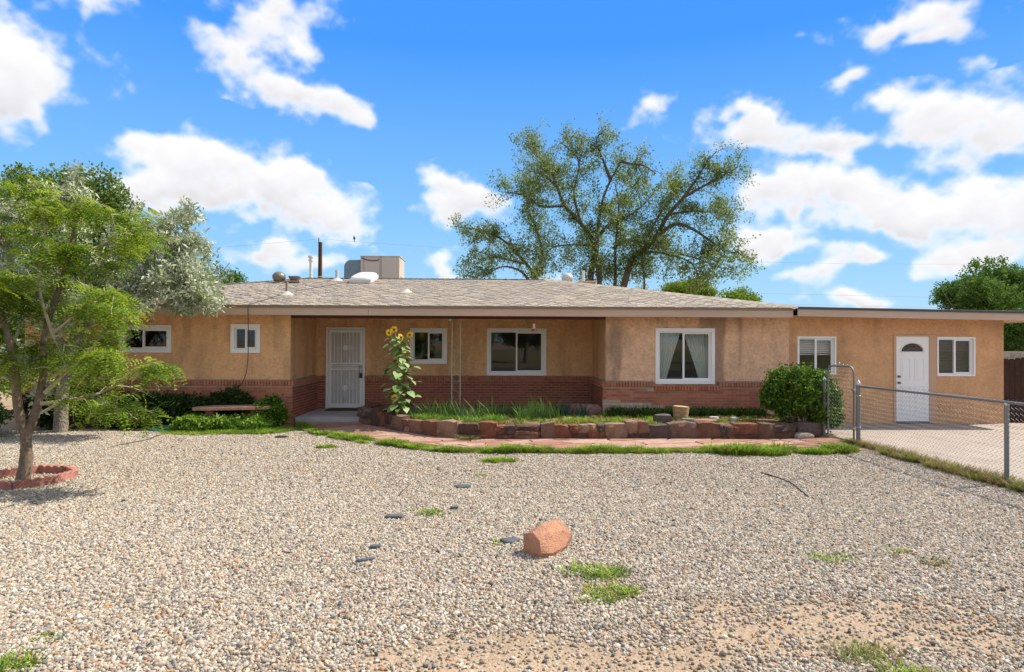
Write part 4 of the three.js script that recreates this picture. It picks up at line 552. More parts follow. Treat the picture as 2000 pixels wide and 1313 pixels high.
{
  const f = thing('chain_link_fence', 'silver chain link fence running toward the viewer beside the driveway', 'fence');
  const post = (x, z, h, r, pointed) => { const c = new THREE.CylinderGeometry(r, r, h, 16); c.translate(x, h / 2 - 0.05, z); part('post', c, M.galvDull, f); const cap = pointed ? new THREE.LatheGeometry([[r * 1.15, 0], [r * 1.2, 0.035], [r * 0.8, 0.06], [0.001, 0.1]].map((q) => new THREE.Vector2(...q)), 14) : new THREE.SphereGeometry(r * 1.15, 14, 8); cap.translate(x, h - 0.055, z); part('post_cap', cap, M.galv, f); };
  post(6.915, -12.12, 1.21, 0.04, true); post(7.04, -8.7, 1.17, 0.03); post(7.17, -5.3, 1.16, 0.03);
  part('top_rail', tubeBetween(V(6.915, 1.13, -12.12), V(7.04, 1.145, -8.7), 0.021, 0.021, 12), M.galvDull, f); part('top_rail', tubeBetween(V(7.04, 1.145, -8.7), V(7.17, 1.13, -5.3), 0.021, 0.021, 12), M.galvDull, f);
  part('chain_mesh', chainMesh(FENCE[0], FENCE[1], 0.04, 1.19, 3), M.wire, f, 'stuff'); part('chain_mesh', chainMesh(FENCE[1], FENCE[2], 0.04, 1.19, 5), M.wire, f, 'stuff');
  for (const y of [0.35, 0.95]) { const b = new THREE.TorusGeometry(0.042, 0.006, 6, 18); b.rotateX(Math.PI / 2); b.translate(6.915, y, -12.12); part('tension_band', b, M.galv, f); }
  const g = thing('chain_link_gate', 'tall narrow chain link gate with rounded top beside the green bush', 'gate', [0, 0, 0]);
  const a = V(6.7, 0, -12.83), b = V(6.885, 0, -12.22), P = [], at = (s, y) => V(lerp(a.x, b.x, s), y, lerp(a.z, b.z, s)), r = 0.17, T = 1.5;
  P.push(at(0, 0.06), at(0, 0.5), at(0, T - 0.16)); for (let i = 1; i < 6; i++) { const q = i / 6 * Math.PI / 2; P.push(at((1 - Math.cos(q)) * r, T - 0.16 + Math.sin(q) * 0.16)); } P.push(at(r, T), at(1 - r, T)); for (let i = 1; i < 6; i++) { const q = i / 6 * Math.PI / 2; P.push(at(1 - r + Math.sin(q) * r, T - 0.16 + Math.cos(q) * 0.16)); } P.push(at(1, T - 0.16), at(1, 0.5), at(1, 0.06));
  part('frame', merge([new THREE.TubeGeometry(new THREE.CatmullRomCurve3(P, false, 'catmullrom', 0.1), 90, 0.019, 10), tubeBetween(at(0, 0.06), at(1, 0.06), 0.017, 0.017, 10)]), M.galvDull, g);
  part('chain_mesh', chainMesh([6.7, -12.83], [6.885, -12.22], 0.07, T - 0.02, 9), M.wire, g, 'stuff');
  for (const s of [0.3, 0.45, 0.6, 0.75]) { const k = new THREE.TorusGeometry(s === 0.45 ? 0.03 : 0.016, 0.007, 6, 14); k.rotateY(1.25); const q = at(s, T + (s === 0.45 ? 0.045 : 0.025)); k.translate(q.x, q.y, q.z); part('finial_loop', k, M.galv, g); }
  for (const y of [0.3, 1.05]) part('hinge', rbox(6.84, 6.94, y - 0.02, y + 0.02, -12.24, -12.12, 0.006), M.galv, g);
  part('latch', rbox(6.66, 6.73, 0.45, 0.52, -12.9, -12.8, 0.01), M.galvDull, g);
  const lp = thing('gate_post', 'slim grey latch post with pointed cap half hidden in the bush', 'post', [6.665, 0, -12.92]); const c = new THREE.CylinderGeometry(0.032, 0.032, 1.26, 14); c.translate(0, 0.58, 0); part('shaft', c, M.galvDull, lp); const cap = new THREE.LatheGeometry([[0.037, 0], [0.038, 0.03], [0.001, 0.09]].map((q) => new THREE.Vector2(...q)), 14); cap.translate(0, 1.19, 0); part('cap', cap, M.galv, lp);
}
{ // board fence and block wall past the annex
  const f = thing('wood_fence', 'weathered brown board fence right of the annex', 'fence', [12.2, 0, -15.35]), R = rng(51), mats = [[0.17, 0.085, 0.045], [0.14, 0.07, 0.04], [0.2, 0.105, 0.06]].map((c) => std(C(...c), 0.9, { map: barkTex }));
  for (let i = 0; i < 22; i++) { const h = 1.58 + (R() - 0.5) * 0.04, s = new THREE.Shape([[0, 0], [0.138, 0], [0.138, h - 0.03], [0.11, h], [0.028, h], [0, h - 0.03]].map((q) => new THREE.Vector2(...q))); const g = new THREE.ExtrudeGeometry(s, { depth: 0.018, bevelEnabled: false }); const m = part('plank', metreUV(g, 0.4, i * 0.3), mats[Math.floor(R() * 3)], f); m.position.set(0.13 + i * 0.146, 0.03, (R() - 0.5) * 0.01); }
  for (const y of [0.4, 1.3]) part('rail', box(0.1, 3.4, y, y + 0.09, -0.06, -0.012), mats[1], f);
  const w = thing('block_wall', 'grey concrete block wall far behind the board fence', 'wall', [13, 0, -25]); const R2 = rng(53), bm = [[0.36, 0.32, 0.28], [0.33, 0.295, 0.26], [0.39, 0.345, 0.3]].map((c) => std(C(...c), 0.95, { map: stoneTex })), bg = metreUV(new THREE.BoxGeometry(0.39, 0.19, 0.19)); part('mortar_core', box(0, 11.9, 0, 1.66, -0.16, -0.02), M.mortar, w);
  for (let j = 0; j < 8; j++) for (let i = 0; i < 29; i++) { const m = part('block', bg, bm[Math.floor(R2() * 3)], w); m.position.set(0.2 + i * 0.4 + (j % 2) * 0.2, 0.1 + j * 0.2, -0.09); }
}

// ---------- vegetation builders ----------
// a tuft of small leaf blades scattered through a ball
function leafCluster(n, spread, len, wid, seed, fold = 0.25) {
  const R = rng(seed), P = [], I = []; let o = 0;
  for (let i = 0; i < n; i++) {
    const c = V(R() - 0.5, R() - 0.5, R() - 0.5).multiplyScalar(2 * spread), q = randQuat(R), k = 0.7 + R() * 0.6;
    const pts = [V(0, 0, 0), V(wid * k, fold * wid, len * 0.45 * k), V(0, 0, len * k), V(-wid * k, fold * wid, len * 0.45 * k)].map((v) => v.applyQuaternion(q).add(c));
    pts.forEach((v) => P.push(v.x, v.y, v.z)); I.push(o, o + 1, o + 2, o, o + 2, o + 3); o += 4;
  }
  const g = new THREE.BufferGeometry(); g.setAttribute('position', new THREE.BufferAttribute(new Float32Array(P), 3)); g.setIndex(I); g.computeVertexNormals(); return g;
}
// feathery compound leaves on a short twig
function featherSpray(seed, leaves = 4) {
  const R = rng(seed), P = [], I = []; let o = 0;
  const quad = (a, b, c, d) => { [a, b, c, d].forEach((v) => P.push(v.x, v.y, v.z)); I.push(o, o + 1, o + 2, o, o + 2, o + 3); o += 4; };
  for (let l = 0; l < leaves; l++) {
    const q = yawQuat(R() * 6.283, -0.3 + R() * 0.9, (R() - 0.5) * 1.3), base = V((R() - 0.5) * 0.1, (R() - 0.5) * 0.04, (R() - 0.5) * 0.1), L = 0.14 + R() * 0.1, n = 6, droop = 0.25 + R() * 0.5;
    const at = (t) => V(0, -droop * L * t * t, L * t).applyQuaternion(q).add(base), side = V(1, 0, 0).applyQuaternion(q), fw = V(0, 0, 1).applyQuaternion(q), up = V(0, 1, 0).applyQuaternion(q);
    for (let i = 1; i <= n; i++) for (const s of [-1, 1]) { const a = at(i / n), ll = 0.05 * (1 - 0.5 * Math.abs(i / n - 0.45)), w = 0.012; const tip = a.clone().addScaledVector(side, s * ll).addScaledVector(fw, 0.012).addScaledVector(up, (R() - 0.6) * 0.012), m = a.clone().lerp(tip, 0.5); quad(a, m.clone().addScaledVector(fw, w), tip, m.clone().addScaledVector(fw, -w)); }
  }
  const g = new THREE.BufferGeometry(); g.setAttribute('position', new THREE.BufferAttribute(new Float32Array(P), 3)); g.setIndex(I); g.computeVertexNormals(); return g;
}
function bladeTuft(n, h, spread, wid, seed, bend = 0.6) {
  const R = rng(seed), P = [], I = []; let o = 0;
  for (let i = 0; i < n; i++) { const a = R() * 6.283, r = Math.sqrt(R()) * spread, x = Math.cos(a) * r, z = Math.sin(a) * r, hh = h * (0.5 + R() * 0.7), la = a + (R() - 0.5) * 1.6, b = bend * hh * (0.3 + R()), wx = Math.cos(la + 1.57) * wid, wz = Math.sin(la + 1.57) * wid; for (let k = 0; k < 3; k++) { const t = k / 2.0, cx = x + Math.cos(la) * b * t * t, cz = z + Math.sin(la) * b * t * t, y = hh * (t - 0.18 * t * t * bend), f = k === 2 ? 0.12 : 1 - 0.25 * t; P.push(cx - wx * f, y, cz - wz * f, cx + wx * f, y, cz + wz * f); } I.push(o, o + 1, o + 3, o, o + 3, o + 2, o + 2, o + 3, o + 5, o + 2, o + 5, o + 4); o += 6; }
  const g = new THREE.BufferGeometry(); g.setAttribute('position', new THREE.BufferAttribute(new Float32Array(P), 3)); g.setIndex(I); g.computeVertexNormals(); return g;
}
const pick = (R, pal, v = 0.25) => { const c = pal[Math.floor(R() * pal.length)], k = (1 - v / 2 + R() * v) * 0.84; return [c[0] * k, c[1] * k, c[2] * k]; };
// limbs given as [r0, r1, points]; twigs and leaf places are grown along them
function growTree(limbs, o) {
  const R = rng(o.seed), wood = [], twigs = [], leaves = [], sampled = [];
  limbs.forEach(([r0, r1, pts], li) => {
    let v = pts.map((p) => V(...p));
    if (li && v[0].y > 0.4 && sampled.length) { let best = sampled[0], bd = 1e9; for (const s of sampled) { const d = Math.hypot(s.x - v[0].x, s.y - v[0].y); if (d < bd) { bd = d; best = s; } } const dz = best.z - v[0].z; v.forEach((p) => { p.z += dz; }); }
    v = v.map((p, i) => (i && i < v.length - 1 ? p.add(V((R() - 0.5) * o.kink, (R() - 0.5) * o.kink, (R() - 0.5) * o.kink)) : p));
    (o.pale && r0 < 0.05 ? twigs : wood).push(limbGeometry(v, r0, r1, r0 > 0.06 ? 9 : 6, 5, 0.18, R));
    const c = new THREE.CatmullRomCurve3(v, false, 'centripetal'), L = c.getLength(); for (let k = 0; k <= 30; k++) sampled.push(c.getPointAt(k / 30));
    const n = Math.round(L * o.twigs);
    for (let k = 0; k < n; k++) {
      const t = o.from + (1 - o.from) * R(); const p = c.getPointAt(t); if (p.y < o.minY) continue;
      const tan = c.getTangentAt(t), d = tan.clone().multiplyScalar(0.5).add(V(R() - 0.5, (R() - 0.5) * 0.9 + o.rise, R() - 0.5).multiplyScalar(1.7)); if (o.flat) d.y *= o.flat; d.normalize(); const len = o.twigLen * (0.45 + R() * 0.8) * (1 - 0.35 * t);
      const mid = p.clone().addScaledVector(d, len * 0.5).add(V(0, len * 0.05, 0)), end = p.clone().addScaledVector(d, len).add(V(0, -o.droop * len, 0));
      (o.pale ? twigs : wood).push(limbGeometry([p, mid, end], Math.min(r1 * 1.2, o.twigR), o.twigR * 0.35, 4, 2));
      const cc = new THREE.CatmullRomCurve3([p, mid, end]);
      for (let s = 0; s < o.side; s++) { const u = 0.25 + 0.75 * R(), b = cc.getPointAt(u), d2 = d.clone().multiplyScalar(0.6).add(V(R() - 0.5, R() - 0.6, R() - 0.5).multiplyScalar(1.5)).normalize(), l2 = len * (0.3 + R() * 0.35), e2 = b.clone().addScaledVector(d2, l2); e2.y -= o.droop * l2; if (o.fineTwigs && R() < o.fineTwigs) (o.pale ? twigs : wood).push(tubeBetween(b, e2, o.twigR * 0.45, o.twigR * 0.2, 3)); for (let q = 0; q < o.perSide; q++) leaves.push(b.clone().lerp(e2, 0.2 + 0.85 * R()).add(V(R() - 0.5, R() - 0.5, R() - 0.5).multiplyScalar(o.scatter))); }
      for (let q = 0; q < o.perTwig; q++) leaves.push(cc.getPointAt(0.2 + 0.8 * R()).add(V(R() - 0.5, R() - 0.5, R() - 0.5).multiplyScalar(o.scatter)));
    }
  });
  return { wood: merge(wood), twigWood: twigs.length ? merge(twigs) : null, leaves, R };
}
const scatterItems = (pts, R, pal, s0, s1, upright) => pts.map((p) => { const s = s0 + R() * (s1 - s0); return { p, q: upright ? yawQuat(R() * 6.283, (R() - 0.5) * 0.5, (R() - 0.5) * 0.5) : randQuat(R), s: V(s, s, s), c: pick(R, pal) }; });
// rounded clumps of foliage for hedges, shrubs and distant trees
function lobes(R, rad, nL, nC, lobe, floorY = -1e9) {
  const out = [], L = []; for (let i = 0; i < nL; i++) { const a = R() * 6.283, y = R() * 2 - 1, h = Math.sqrt(1 - y * y), k = 0.45 + 0.4 * R(); L.push([V(Math.cos(a) * h * rad.x * k, y * rad.y * k, Math.sin(a) * h * rad.z * k), lobe * (0.65 + R() * 0.7)]); }
  while (out.length < nC) { const [c, r] = L[Math.floor(R() * nL)], d = V(R() - 0.5, R() - 0.5, R() - 0.5); if (d.length() > 0.5 || d.length() < 0.05) continue; d.normalize().multiplyScalar(Math.pow(R(), 0.45)); const p = c.clone().add(V(d.x * r * rad.x, d.y * r * rad.y, d.z * r * rad.z)); if (p.y > floorY) out.push(p); }
  return out;
}
function lobedTree(name, label, pos, h, rad, o) {
  const R = rng(o.seed), t = thing(name, label, 'tree', pos, o.group), cy = h - rad.y, wood = [limbGeometry([V(0, -0.1, 0), V(0.1, cy * 0.5, 0.1), V(0, cy, 0)], o.trunk, o.trunk * 0.5, 9, 4, 0.15)];
  for (let i = 0; i < 9; i++) { const a = R() * 6.283, k = 0.5 + R() * 0.4, y0 = cy - rad.y * (0.2 + 0.5 * R()); wood.push(limbGeometry([V(0, y0, 0), V(Math.cos(a) * rad.x * k * 0.5, y0 + rad.y * 0.35, Math.sin(a) * rad.z * k * 0.5), V(Math.cos(a) * rad.x * k, y0 + rad.y * (0.5 + 0.6 * R()), Math.sin(a) * rad.z * k)], o.trunk * 0.45, 0.02, 6, 4)); }
  part('trunk', merge(wood), o.bark || M.bark, t);
  const pts = lobes(R, rad, o.lobes, o.count, o.lobe ?? 0.4).map((p) => p.add(V(0, cy, 0)));
  copies('crown', leafCluster(o.leaves ?? 9, o.spread ?? 0.22, o.len ?? 0.1, o.wid ?? 0.04, o.seed + 3), o.mat, scatterItems(pts, R, o.pal, 0.7, 1.4), t);
  return t;
}
M.leaf = leafMat(0.75, 0.48); M.feather = leafMat(0.8, 0.58); M.leafGloss = leafMat(0.55, 0.4);
const PAL = {
  elm: [[0.24, 0.33, 0.075], [0.18, 0.26, 0.05], [0.3, 0.38, 0.12], [0.38, 0.44, 0.18], [0.13, 0.18, 0.04]],
  mesquite: [[0.26, 0.40, 0.02], [0.19, 0.32, 0.018], [0.34, 0.47, 0.03], [0.43, 0.52, 0.04], [0.12, 0.22, 0.015]],
  olive: [[0.52, 0.57, 0.38], [0.6, 0.65, 0.47], [0.42, 0.48, 0.27], [0.68, 0.72, 0.56], [0.36, 0.43, 0.2]],
  cotton: [[0.13, 0.215, 0.035], [0.18, 0.28, 0.045], [0.09, 0.155, 0.026], [0.25, 0.34, 0.08]],
  bright: [[0.25, 0.38, 0.03], [0.33, 0.46, 0.05], [0.18, 0.29, 0.025]],
  green: [[0.12, 0.235, 0.035], [0.09, 0.175, 0.025], [0.17, 0.3, 0.05]],
  hedge: [[0.1, 0.2, 0.022], [0.15, 0.28, 0.028], [0.22, 0.38, 0.04], [0.065, 0.13, 0.018]],
  ivy: [[0.035, 0.075, 0.02], [0.05, 0.1, 0.022], [0.07, 0.14, 0.03]],
  vine: [[0.17, 0.31, 0.03], [0.23, 0.4, 0.045], [0.3, 0.46, 0.07]],
  grass: [[0.29, 0.47, 0.03], [0.38, 0.56, 0.045], [0.2, 0.35, 0.025], [0.5, 0.56, 0.1], [0.13, 0.24, 0.02]],
  dry: [[0.42, 0.31, 0.12], [0.34, 0.26, 0.1], [0.25, 0.26, 0.07], [0.5, 0.38, 0.18], [0.2, 0.21, 0.06]],
  iris: [[0.17, 0.29, 0.07], [0.24, 0.38, 0.07], [0.12, 0.22, 0.08]],
};

// ---------- trees ----------
{
  const t = thing('elm_tree', 'large spreading elm with dark forked limbs behind the middle of the house', 'tree', [4.637, 0, -30]);
  const g = growTree(ELM_LIMBS, { seed: 101, kink: 0.12, twigs: 4.5, from: 0.2, minY: 3.2, rise: 0.1, twigLen: 1.55, droop: 0.2, twigR: 0.016, side: 5, perSide: 5, perTwig: 5, scatter: 0.34, fineTwigs: 0.2 });
  part('trunk', g.wood, M.darkBark, t); copies('crown', leafCluster(7, 0.15, 0.09, 0.023, 5), leafMat(0.8, 0.6), scatterItems(g.leaves, g.R, PAL.elm.map((c) => c.map((x) => x * 1.12)), 0.7, 1.4), t);
}
{
  const t = thing('mesquite_tree', 'young feathery bright green tree in a ring of red edging at the left', 'tree', [-6.441, 0, -8.836]);
  const g = growTree(MESQUITE_LIMBS, { seed: 111, kink: 0.05, twigs: 6.5, from: 0.28, minY: 0.75, rise: 0.0, twigLen: 0.55, droop: 0.1, twigR: 0.008, side: 3, perSide: 2, perTwig: 5, scatter: 0.07, fineTwigs: 0.5, flat: 0.45, pale: true });
  part('trunk', g.wood, M.greyBark, t); part('branches', g.twigWood, std(C(0.46, 0.40, 0.29), 0.85), t); const vs = [0, 1, 2].map((k) => featherSpray(7 + k, 3)), items = scatterItems(g.leaves.filter((p) => p.y > 1.55 || g.R() < 0.42), g.R, PAL.mesquite, 0.75, 1.25, true); vs.forEach((v, k) => copies('crown', v, M.feather, items.filter((_, i) => i % 3 === k), t));
  
}
{
  const t = thing('russian_olive_tree', 'silvery grey leaved tree leaning over the left end of the roof', 'tree', [-9.2, 0, -13.7]);
  const L = [[0.14, 0.1, [[0, 0, 0], [0.1, 0.9, 0], [0.25, 1.8, 0]]], [0.08, 0.02, [[0.25, 1.8, 0], [0.8, 2.7, 0.1], [1.6, 3.3, 0.2], [2.4, 3.5, 0.3], [3.0, 2.95, 0.4]]], [0.07, 0.02, [[0.25, 1.8, 0], [0.6, 2.9, -0.2], [1.1, 3.9, -0.3], [1.6, 4.6, -0.3]]], [0.07, 0.02, [[0.2, 1.7, 0], [-0.5, 2.7, 0.2], [-1.0, 3.7, 0.1], [-1.2, 4.6, 0]]], [0.06, 0.015, [[0.25, 1.8, 0], [0.2, 3, 0.3], [0.1, 4.2, 0.3], [0.3, 5.0, 0.2]]], [0.05, 0.012, [[0.8, 2.7, 0.1], [1.3, 2.8, 0.3], [1.9, 2.95, 0.4], [2.5, 2.9, 0.4]]], [0.045, 0.012, [[1.6, 3.3, 0.2], [2.1, 3.9, 0.1], [2.6, 4.0, 0.1]]], [0.045, 0.012, [[0.3, 2.0, 0], [0.7, 2.5, 0.5], [1.1, 2.8, 0.6]]], [0.05, 0.012, [[-0.5, 2.7, 0.2], [-1.3, 2.9, 0.5], [-2.0, 2.6, 0.5]]], [0.04, 0.01, [[0.1, 1.2, 0], [-0.6, 1.6, 0.5], [-1.2, 1.4, 0.7]]], [0.04, 0.01, [[1.1, 3.9, -0.3], [1.9, 4.2, -0.2], [2.4, 4.5, -0.2]]]];
  const g = growTree(L, { seed: 121, kink: 0.08, twigs: 12, from: 0.2, minY: 1.0, rise: 0.05, twigLen: 0.9, droop: 0.2, twigR: 0.009, side: 4, perSide: 4, perTwig: 4, scatter: 0.16, fineTwigs: 0.25 });
  part('trunk', g.wood, M.bark, t); copies('crown', leafCluster(10, 0.08, 0.1, 0.017, 25), leafMat(0.8, 0.3), scatterItems(g.leaves.filter((p) => !(p.x > 0.7 && p.y < 2.45 + 0.25 * g.R())), g.R, PAL.olive, 0.75, 1.3), t); 
}
lobedTree('cottonwood_tree', 'tall green cottonwood rising behind the feathery tree at the far left', [-17.6, 0, -26], 9.3, V(3.4, 3.0, 3.0), { seed: 131, trunk: 0.3, lobes: 26, lobe: 0.34, count: 5200, leaves: 9, spread: 0.17, len: 0.1, wid: 0.04, mat: M.leaf, pal: PAL.cotton, group: 'trees behind the left end of the house' });
lobedTree('cottonwood_tree', 'dark green round tree behind the left slope of the roof', [-14.9, 0, -31], 7.0, V(2.5, 2.4, 2.5), { seed: 133, trunk: 0.25, lobes: 20, lobe: 0.36, count: 3600, leaves: 9, spread: 0.17, len: 0.1, wid: 0.04, mat: M.leaf, pal: PAL.cotton, group: 'trees behind the left end of the house' });
lobedTree('cottonwood_tree', 'low bushy green tree between the silvery tree and the roof vents', [-14.2, 0, -36], 5.9, V(2.2, 2.0, 2), { seed: 135, trunk: 0.22, lobes: 18, lobe: 0.36, count: 2600, leaves: 9, spread: 0.18, len: 0.1, wid: 0.04, mat: M.leaf, pal: PAL.green, group: 'trees behind the left end of the house' });
lobedTree('cottonwood_tree', 'low leafy tree at the left edge beyond the end of the house', [-15.2, 0, -18.5], 4.6, V(2.6, 2.1, 2.2), { seed: 137, trunk: 0.2, lobes: 20, lobe: 0.36, count: 3200, leaves: 9, spread: 0.15, len: 0.09, wid: 0.036, mat: M.leaf, pal: PAL.cotton, group: 'trees behind the left end of the house' });
lobedTree('round_tree', 'bright yellow green rounded tree behind the roof right of the elm', [10.0, 0, -34], 5.45, V(1.75, 1.3, 1.6), { seed: 141, trunk: 0.2, lobes: 22, lobe: 0.36, count: 3200, leaves: 9, spread: 0.13, len: 0.09, wid: 0.035, mat: M.leaf, pal: PAL.bright });
lobedTree('round_tree', 'small bright green tree peeking over the low end of the roof', [13.6, 0, -36], 5.1, V(1.5, 1.1, 1.5), { seed: 143, trunk: 0.18, lobes: 16, lobe: 0.36, count: 2400, leaves: 9, spread: 0.13, len: 0.09, wid: 0.035, mat: M.leaf, pal: PAL.bright });
lobedTree('ash_tree', 'full green tree behind the right end of the annex roof', [24.5, 0, -31], 6.1, V(4.1, 2.7, 3.5), { seed: 151, trunk: 0.28, lobes: 44, lobe: 0.26, count: 9000, leaves: 9, spread: 0.15, len: 0.11, wid: 0.042, mat: M.leaf, pal: PAL.green });

// bush by the gate
{
  const t = thing('hedge_bush', 'dense round green bush squeezed between the house and the gate', 'bush', [6.37, 0, -13.35]), R = rng(161), pts = [];
  const wood = []; for (let i = 0; i < 16; i++) { const a = R() * 6.283, k = 0.3 + R() * 0.35; wood.push(limbGeometry([V((R() - 0.5) * 0.2, -0.02, (R() - 0.5) * 0.2), V(Math.cos(a) * k * 0.5, 0.35, Math.sin(a) * k * 0.4), V(Math.cos(a) * k, 0.85, Math.sin(a) * k * 0.8)], 0.022, 0.008, 5, 3)); }
  part('stems', merge(wood), M.bark, t);
  for (const [x, y, z, r, n] of [[-0.3, 1.05, 0, 0.36, 900], [0.1, 1.12, 0.05, 0.32, 800], [0.38, 0.98, 0, 0.34, 850], [-0.48, 0.82, -0.1, 0.3, 700], [0.0, 0.78, 0.22, 0.36, 850], [0.5, 0.66, 0.08, 0.3, 800], [-0.25, 0.62, 0.05, 0.3, 500], [0.62, 0.42, 0.05, 0.24, 500], [0.28, 0.5, 0.28, 0.25, 500], [-0.1, 1.0, 0.3, 0.25, 400]]) for (let i = 0; i < n; i++) { const d = V(R() - 0.5, R() - 0.5, R() - 0.5).normalize().multiplyScalar(r * Math.pow(R(), 0.35) * (0.88 + 0.24 * R())); pts.push(d.add(V(x, y, z))); }
  for (let i = 0; i < 70; i++) { const a = R() * 6.283, b = Math.acos(R() * 1.6 - 0.6), d = V(Math.sin(b) * Math.cos(a) * 0.74, Math.cos(b) * 0.5, Math.sin(b) * Math.sin(a) * 0.5).add(V(0, 0.85, 0)); for (let k = 0; k < 5; k++) pts.push(d.clone().multiplyScalar(1 + 0.035 * k).add(V(R() - 0.5, R() - 0.5, R() - 0.5).multiplyScalar(0.05))); }
  copies('crown', leafCluster(6, 0.05, 0.055, 0.02, 165), M.leafGloss, scatterItems(pts, R, PAL.hedge, 0.7, 1.25), t);
  const dead = []; for (let i = 0; i < 50; i++) { const p = V((R() - 0.7) * 0.7, 0.12 + R() * 0.35, 0.25 + R() * 0.2); dead.push(tubeBetween(p, p.clone().add(V((R() - 0.5) * 0.35, (R() - 0.3) * 0.25, (R() - 0.3) * 0.2)), 0.004, 0.002, 3)); } part('dead_twigs', merge(dead), std(C(0.35, 0.27, 0.2), 0.95), t);
}
// shrubs along the left wall and vines round the bench
function shrub(name, label, pos, rad, n, pal, seed, group, len = 0.05) {
  const t = thing(name, label, 'shrub', pos, group), R = rng(seed); const st = []; for (let i = 0; i < 10; i++) { const x = (R() - 0.5) * rad.x * 1.4, z = (R() - 0.5) * rad.z; st.push(tubeBetween(V(x * 0.6, -0.02, z * 0.6), V(x, rad.y * (0.8 + R() * 0.6), z), 0.01, 0.004, 4)); } part('stems', merge(st), M.bark, t);
  const pts = lobes(R, rad, 16, n, 0.42, -rad.y * 0.98).map((p) => p.add(V(0, rad.y, 0))); copies('foliage', leafCluster(6, 0.05, len, len * 0.4, seed + 1), M.leafGloss, scatterItems(pts, R, pal, 0.7, 1.25), t);
}
const G1 = 'shrubs against the brick base left of the porch';
shrub('wall_shrub', 'dark leafy shrub at the far left end of the brick base', [-9.6, 0, -14.35], V(0.85, 0.48, 0.5), 2600, PAL.ivy, 171, G1);
shrub('wall_shrub', 'dark shrub under the wide left window', [-8.3, 0, -14.4], V(0.8, 0.42, 0.45), 2600, PAL.ivy, 172, G1);
shrub('wall_shrub', 'dark mounded shrub between the wide left window and the bench', [-7.15, 0, -14.5], V(0.7, 0.4, 0.38), 2400, PAL.ivy, 173, G1);
shrub('wall_shrub', 'dark shrub behind the stone bench where the cable ends', [-6.15, 0, -14.68], V(0.62, 0.42, 0.26), 2200, PAL.ivy, 174, G1);
shrub('wall_shrub', 'rounded shrub at the porch corner right of the stone bench', [-5.05, 0, -14.45], V(0.42, 0.36, 0.42), 1700, PAL.hedge, 175, G1);
shrub('vine_patch', 'sunlit leafy vine spilling out under the left half of the stone bench', [-6.35, 0, -13.95], V(0.62, 0.17, 0.3), 1300, PAL.vine, 176, G1, 0.055);
shrub('vine_patch', 'sunlit leafy vine under the right end of the stone bench', [-5.35, 0, -14.0], V(0.42, 0.16, 0.3), 900, PAL.vine, 177, G1, 0.055);
shrub('wall_shrub', 'low shrub at the left edge behind the feathery tree', [-10.6, 0, -12.9], V(0.9, 0.4, 0.6), 2000, PAL.green, 178, G1);
{ const t = thing('stone_bench', 'long red sandstone slab bench standing among the vines', 'bench', [-5.78, 0, -14.22]); const s = new THREE.Shape([[-0.82, -0.16], [-0.7, -0.2], [0.3, -0.22], [0.8, -0.17], [0.84, 0.1], [0.6, 0.2], [-0.5, 0.21], [-0.8, 0.12]].map((q) => new THREE.Vector2(...q))), g = new THREE.ExtrudeGeometry(s, { depth: 0.05, bevelEnabled: true, bevelSize: 0.012, bevelThickness: 0.012, bevelSegments: 2 }); g.rotateX(-Math.PI / 2); g.translate(0, 0.455, 0); g.rotateZ(0.02); part('seat', metreUV(g), stone([0.5, 0.27, 0.19], 0.02), t); for (const x of [-0.5, 0.5]) { const r = rockGeometry(0.18, 0.5, 0.26, x * 10 + 9, 3, 0.12, 0.15); r.translate(x, 0.215, 0); part('leg', r, M.wallStones[2], t); } }
{ const pts = []; const R = rng(181); for (let i = 0; i <= 90; i++) { const a = i / 90 * 6.283 * 4.2, r = 0.22 + 0.03 * Math.sin(a * 1.7) + 0.02 * R(); pts.push(V(Math.cos(a) * r * 1.2, 0.02 + i / 90 * 0.06 + 0.01 * Math.sin(a * 3), Math.sin(a) * r * 0.8)); } const m = part('garden_hose', new THREE.TubeGeometry(new THREE.CatmullRomCurve3(pts), 320, 0.012, 6), phys(C(0.02, 0.2, 0.085), 0.4, { clearcoat: 0.3 }), scene); m.position.set(-7.2, 0.0, -14.0); tag(m, 'green garden hose coiled on the ground left of the stone bench', 'hose'); }

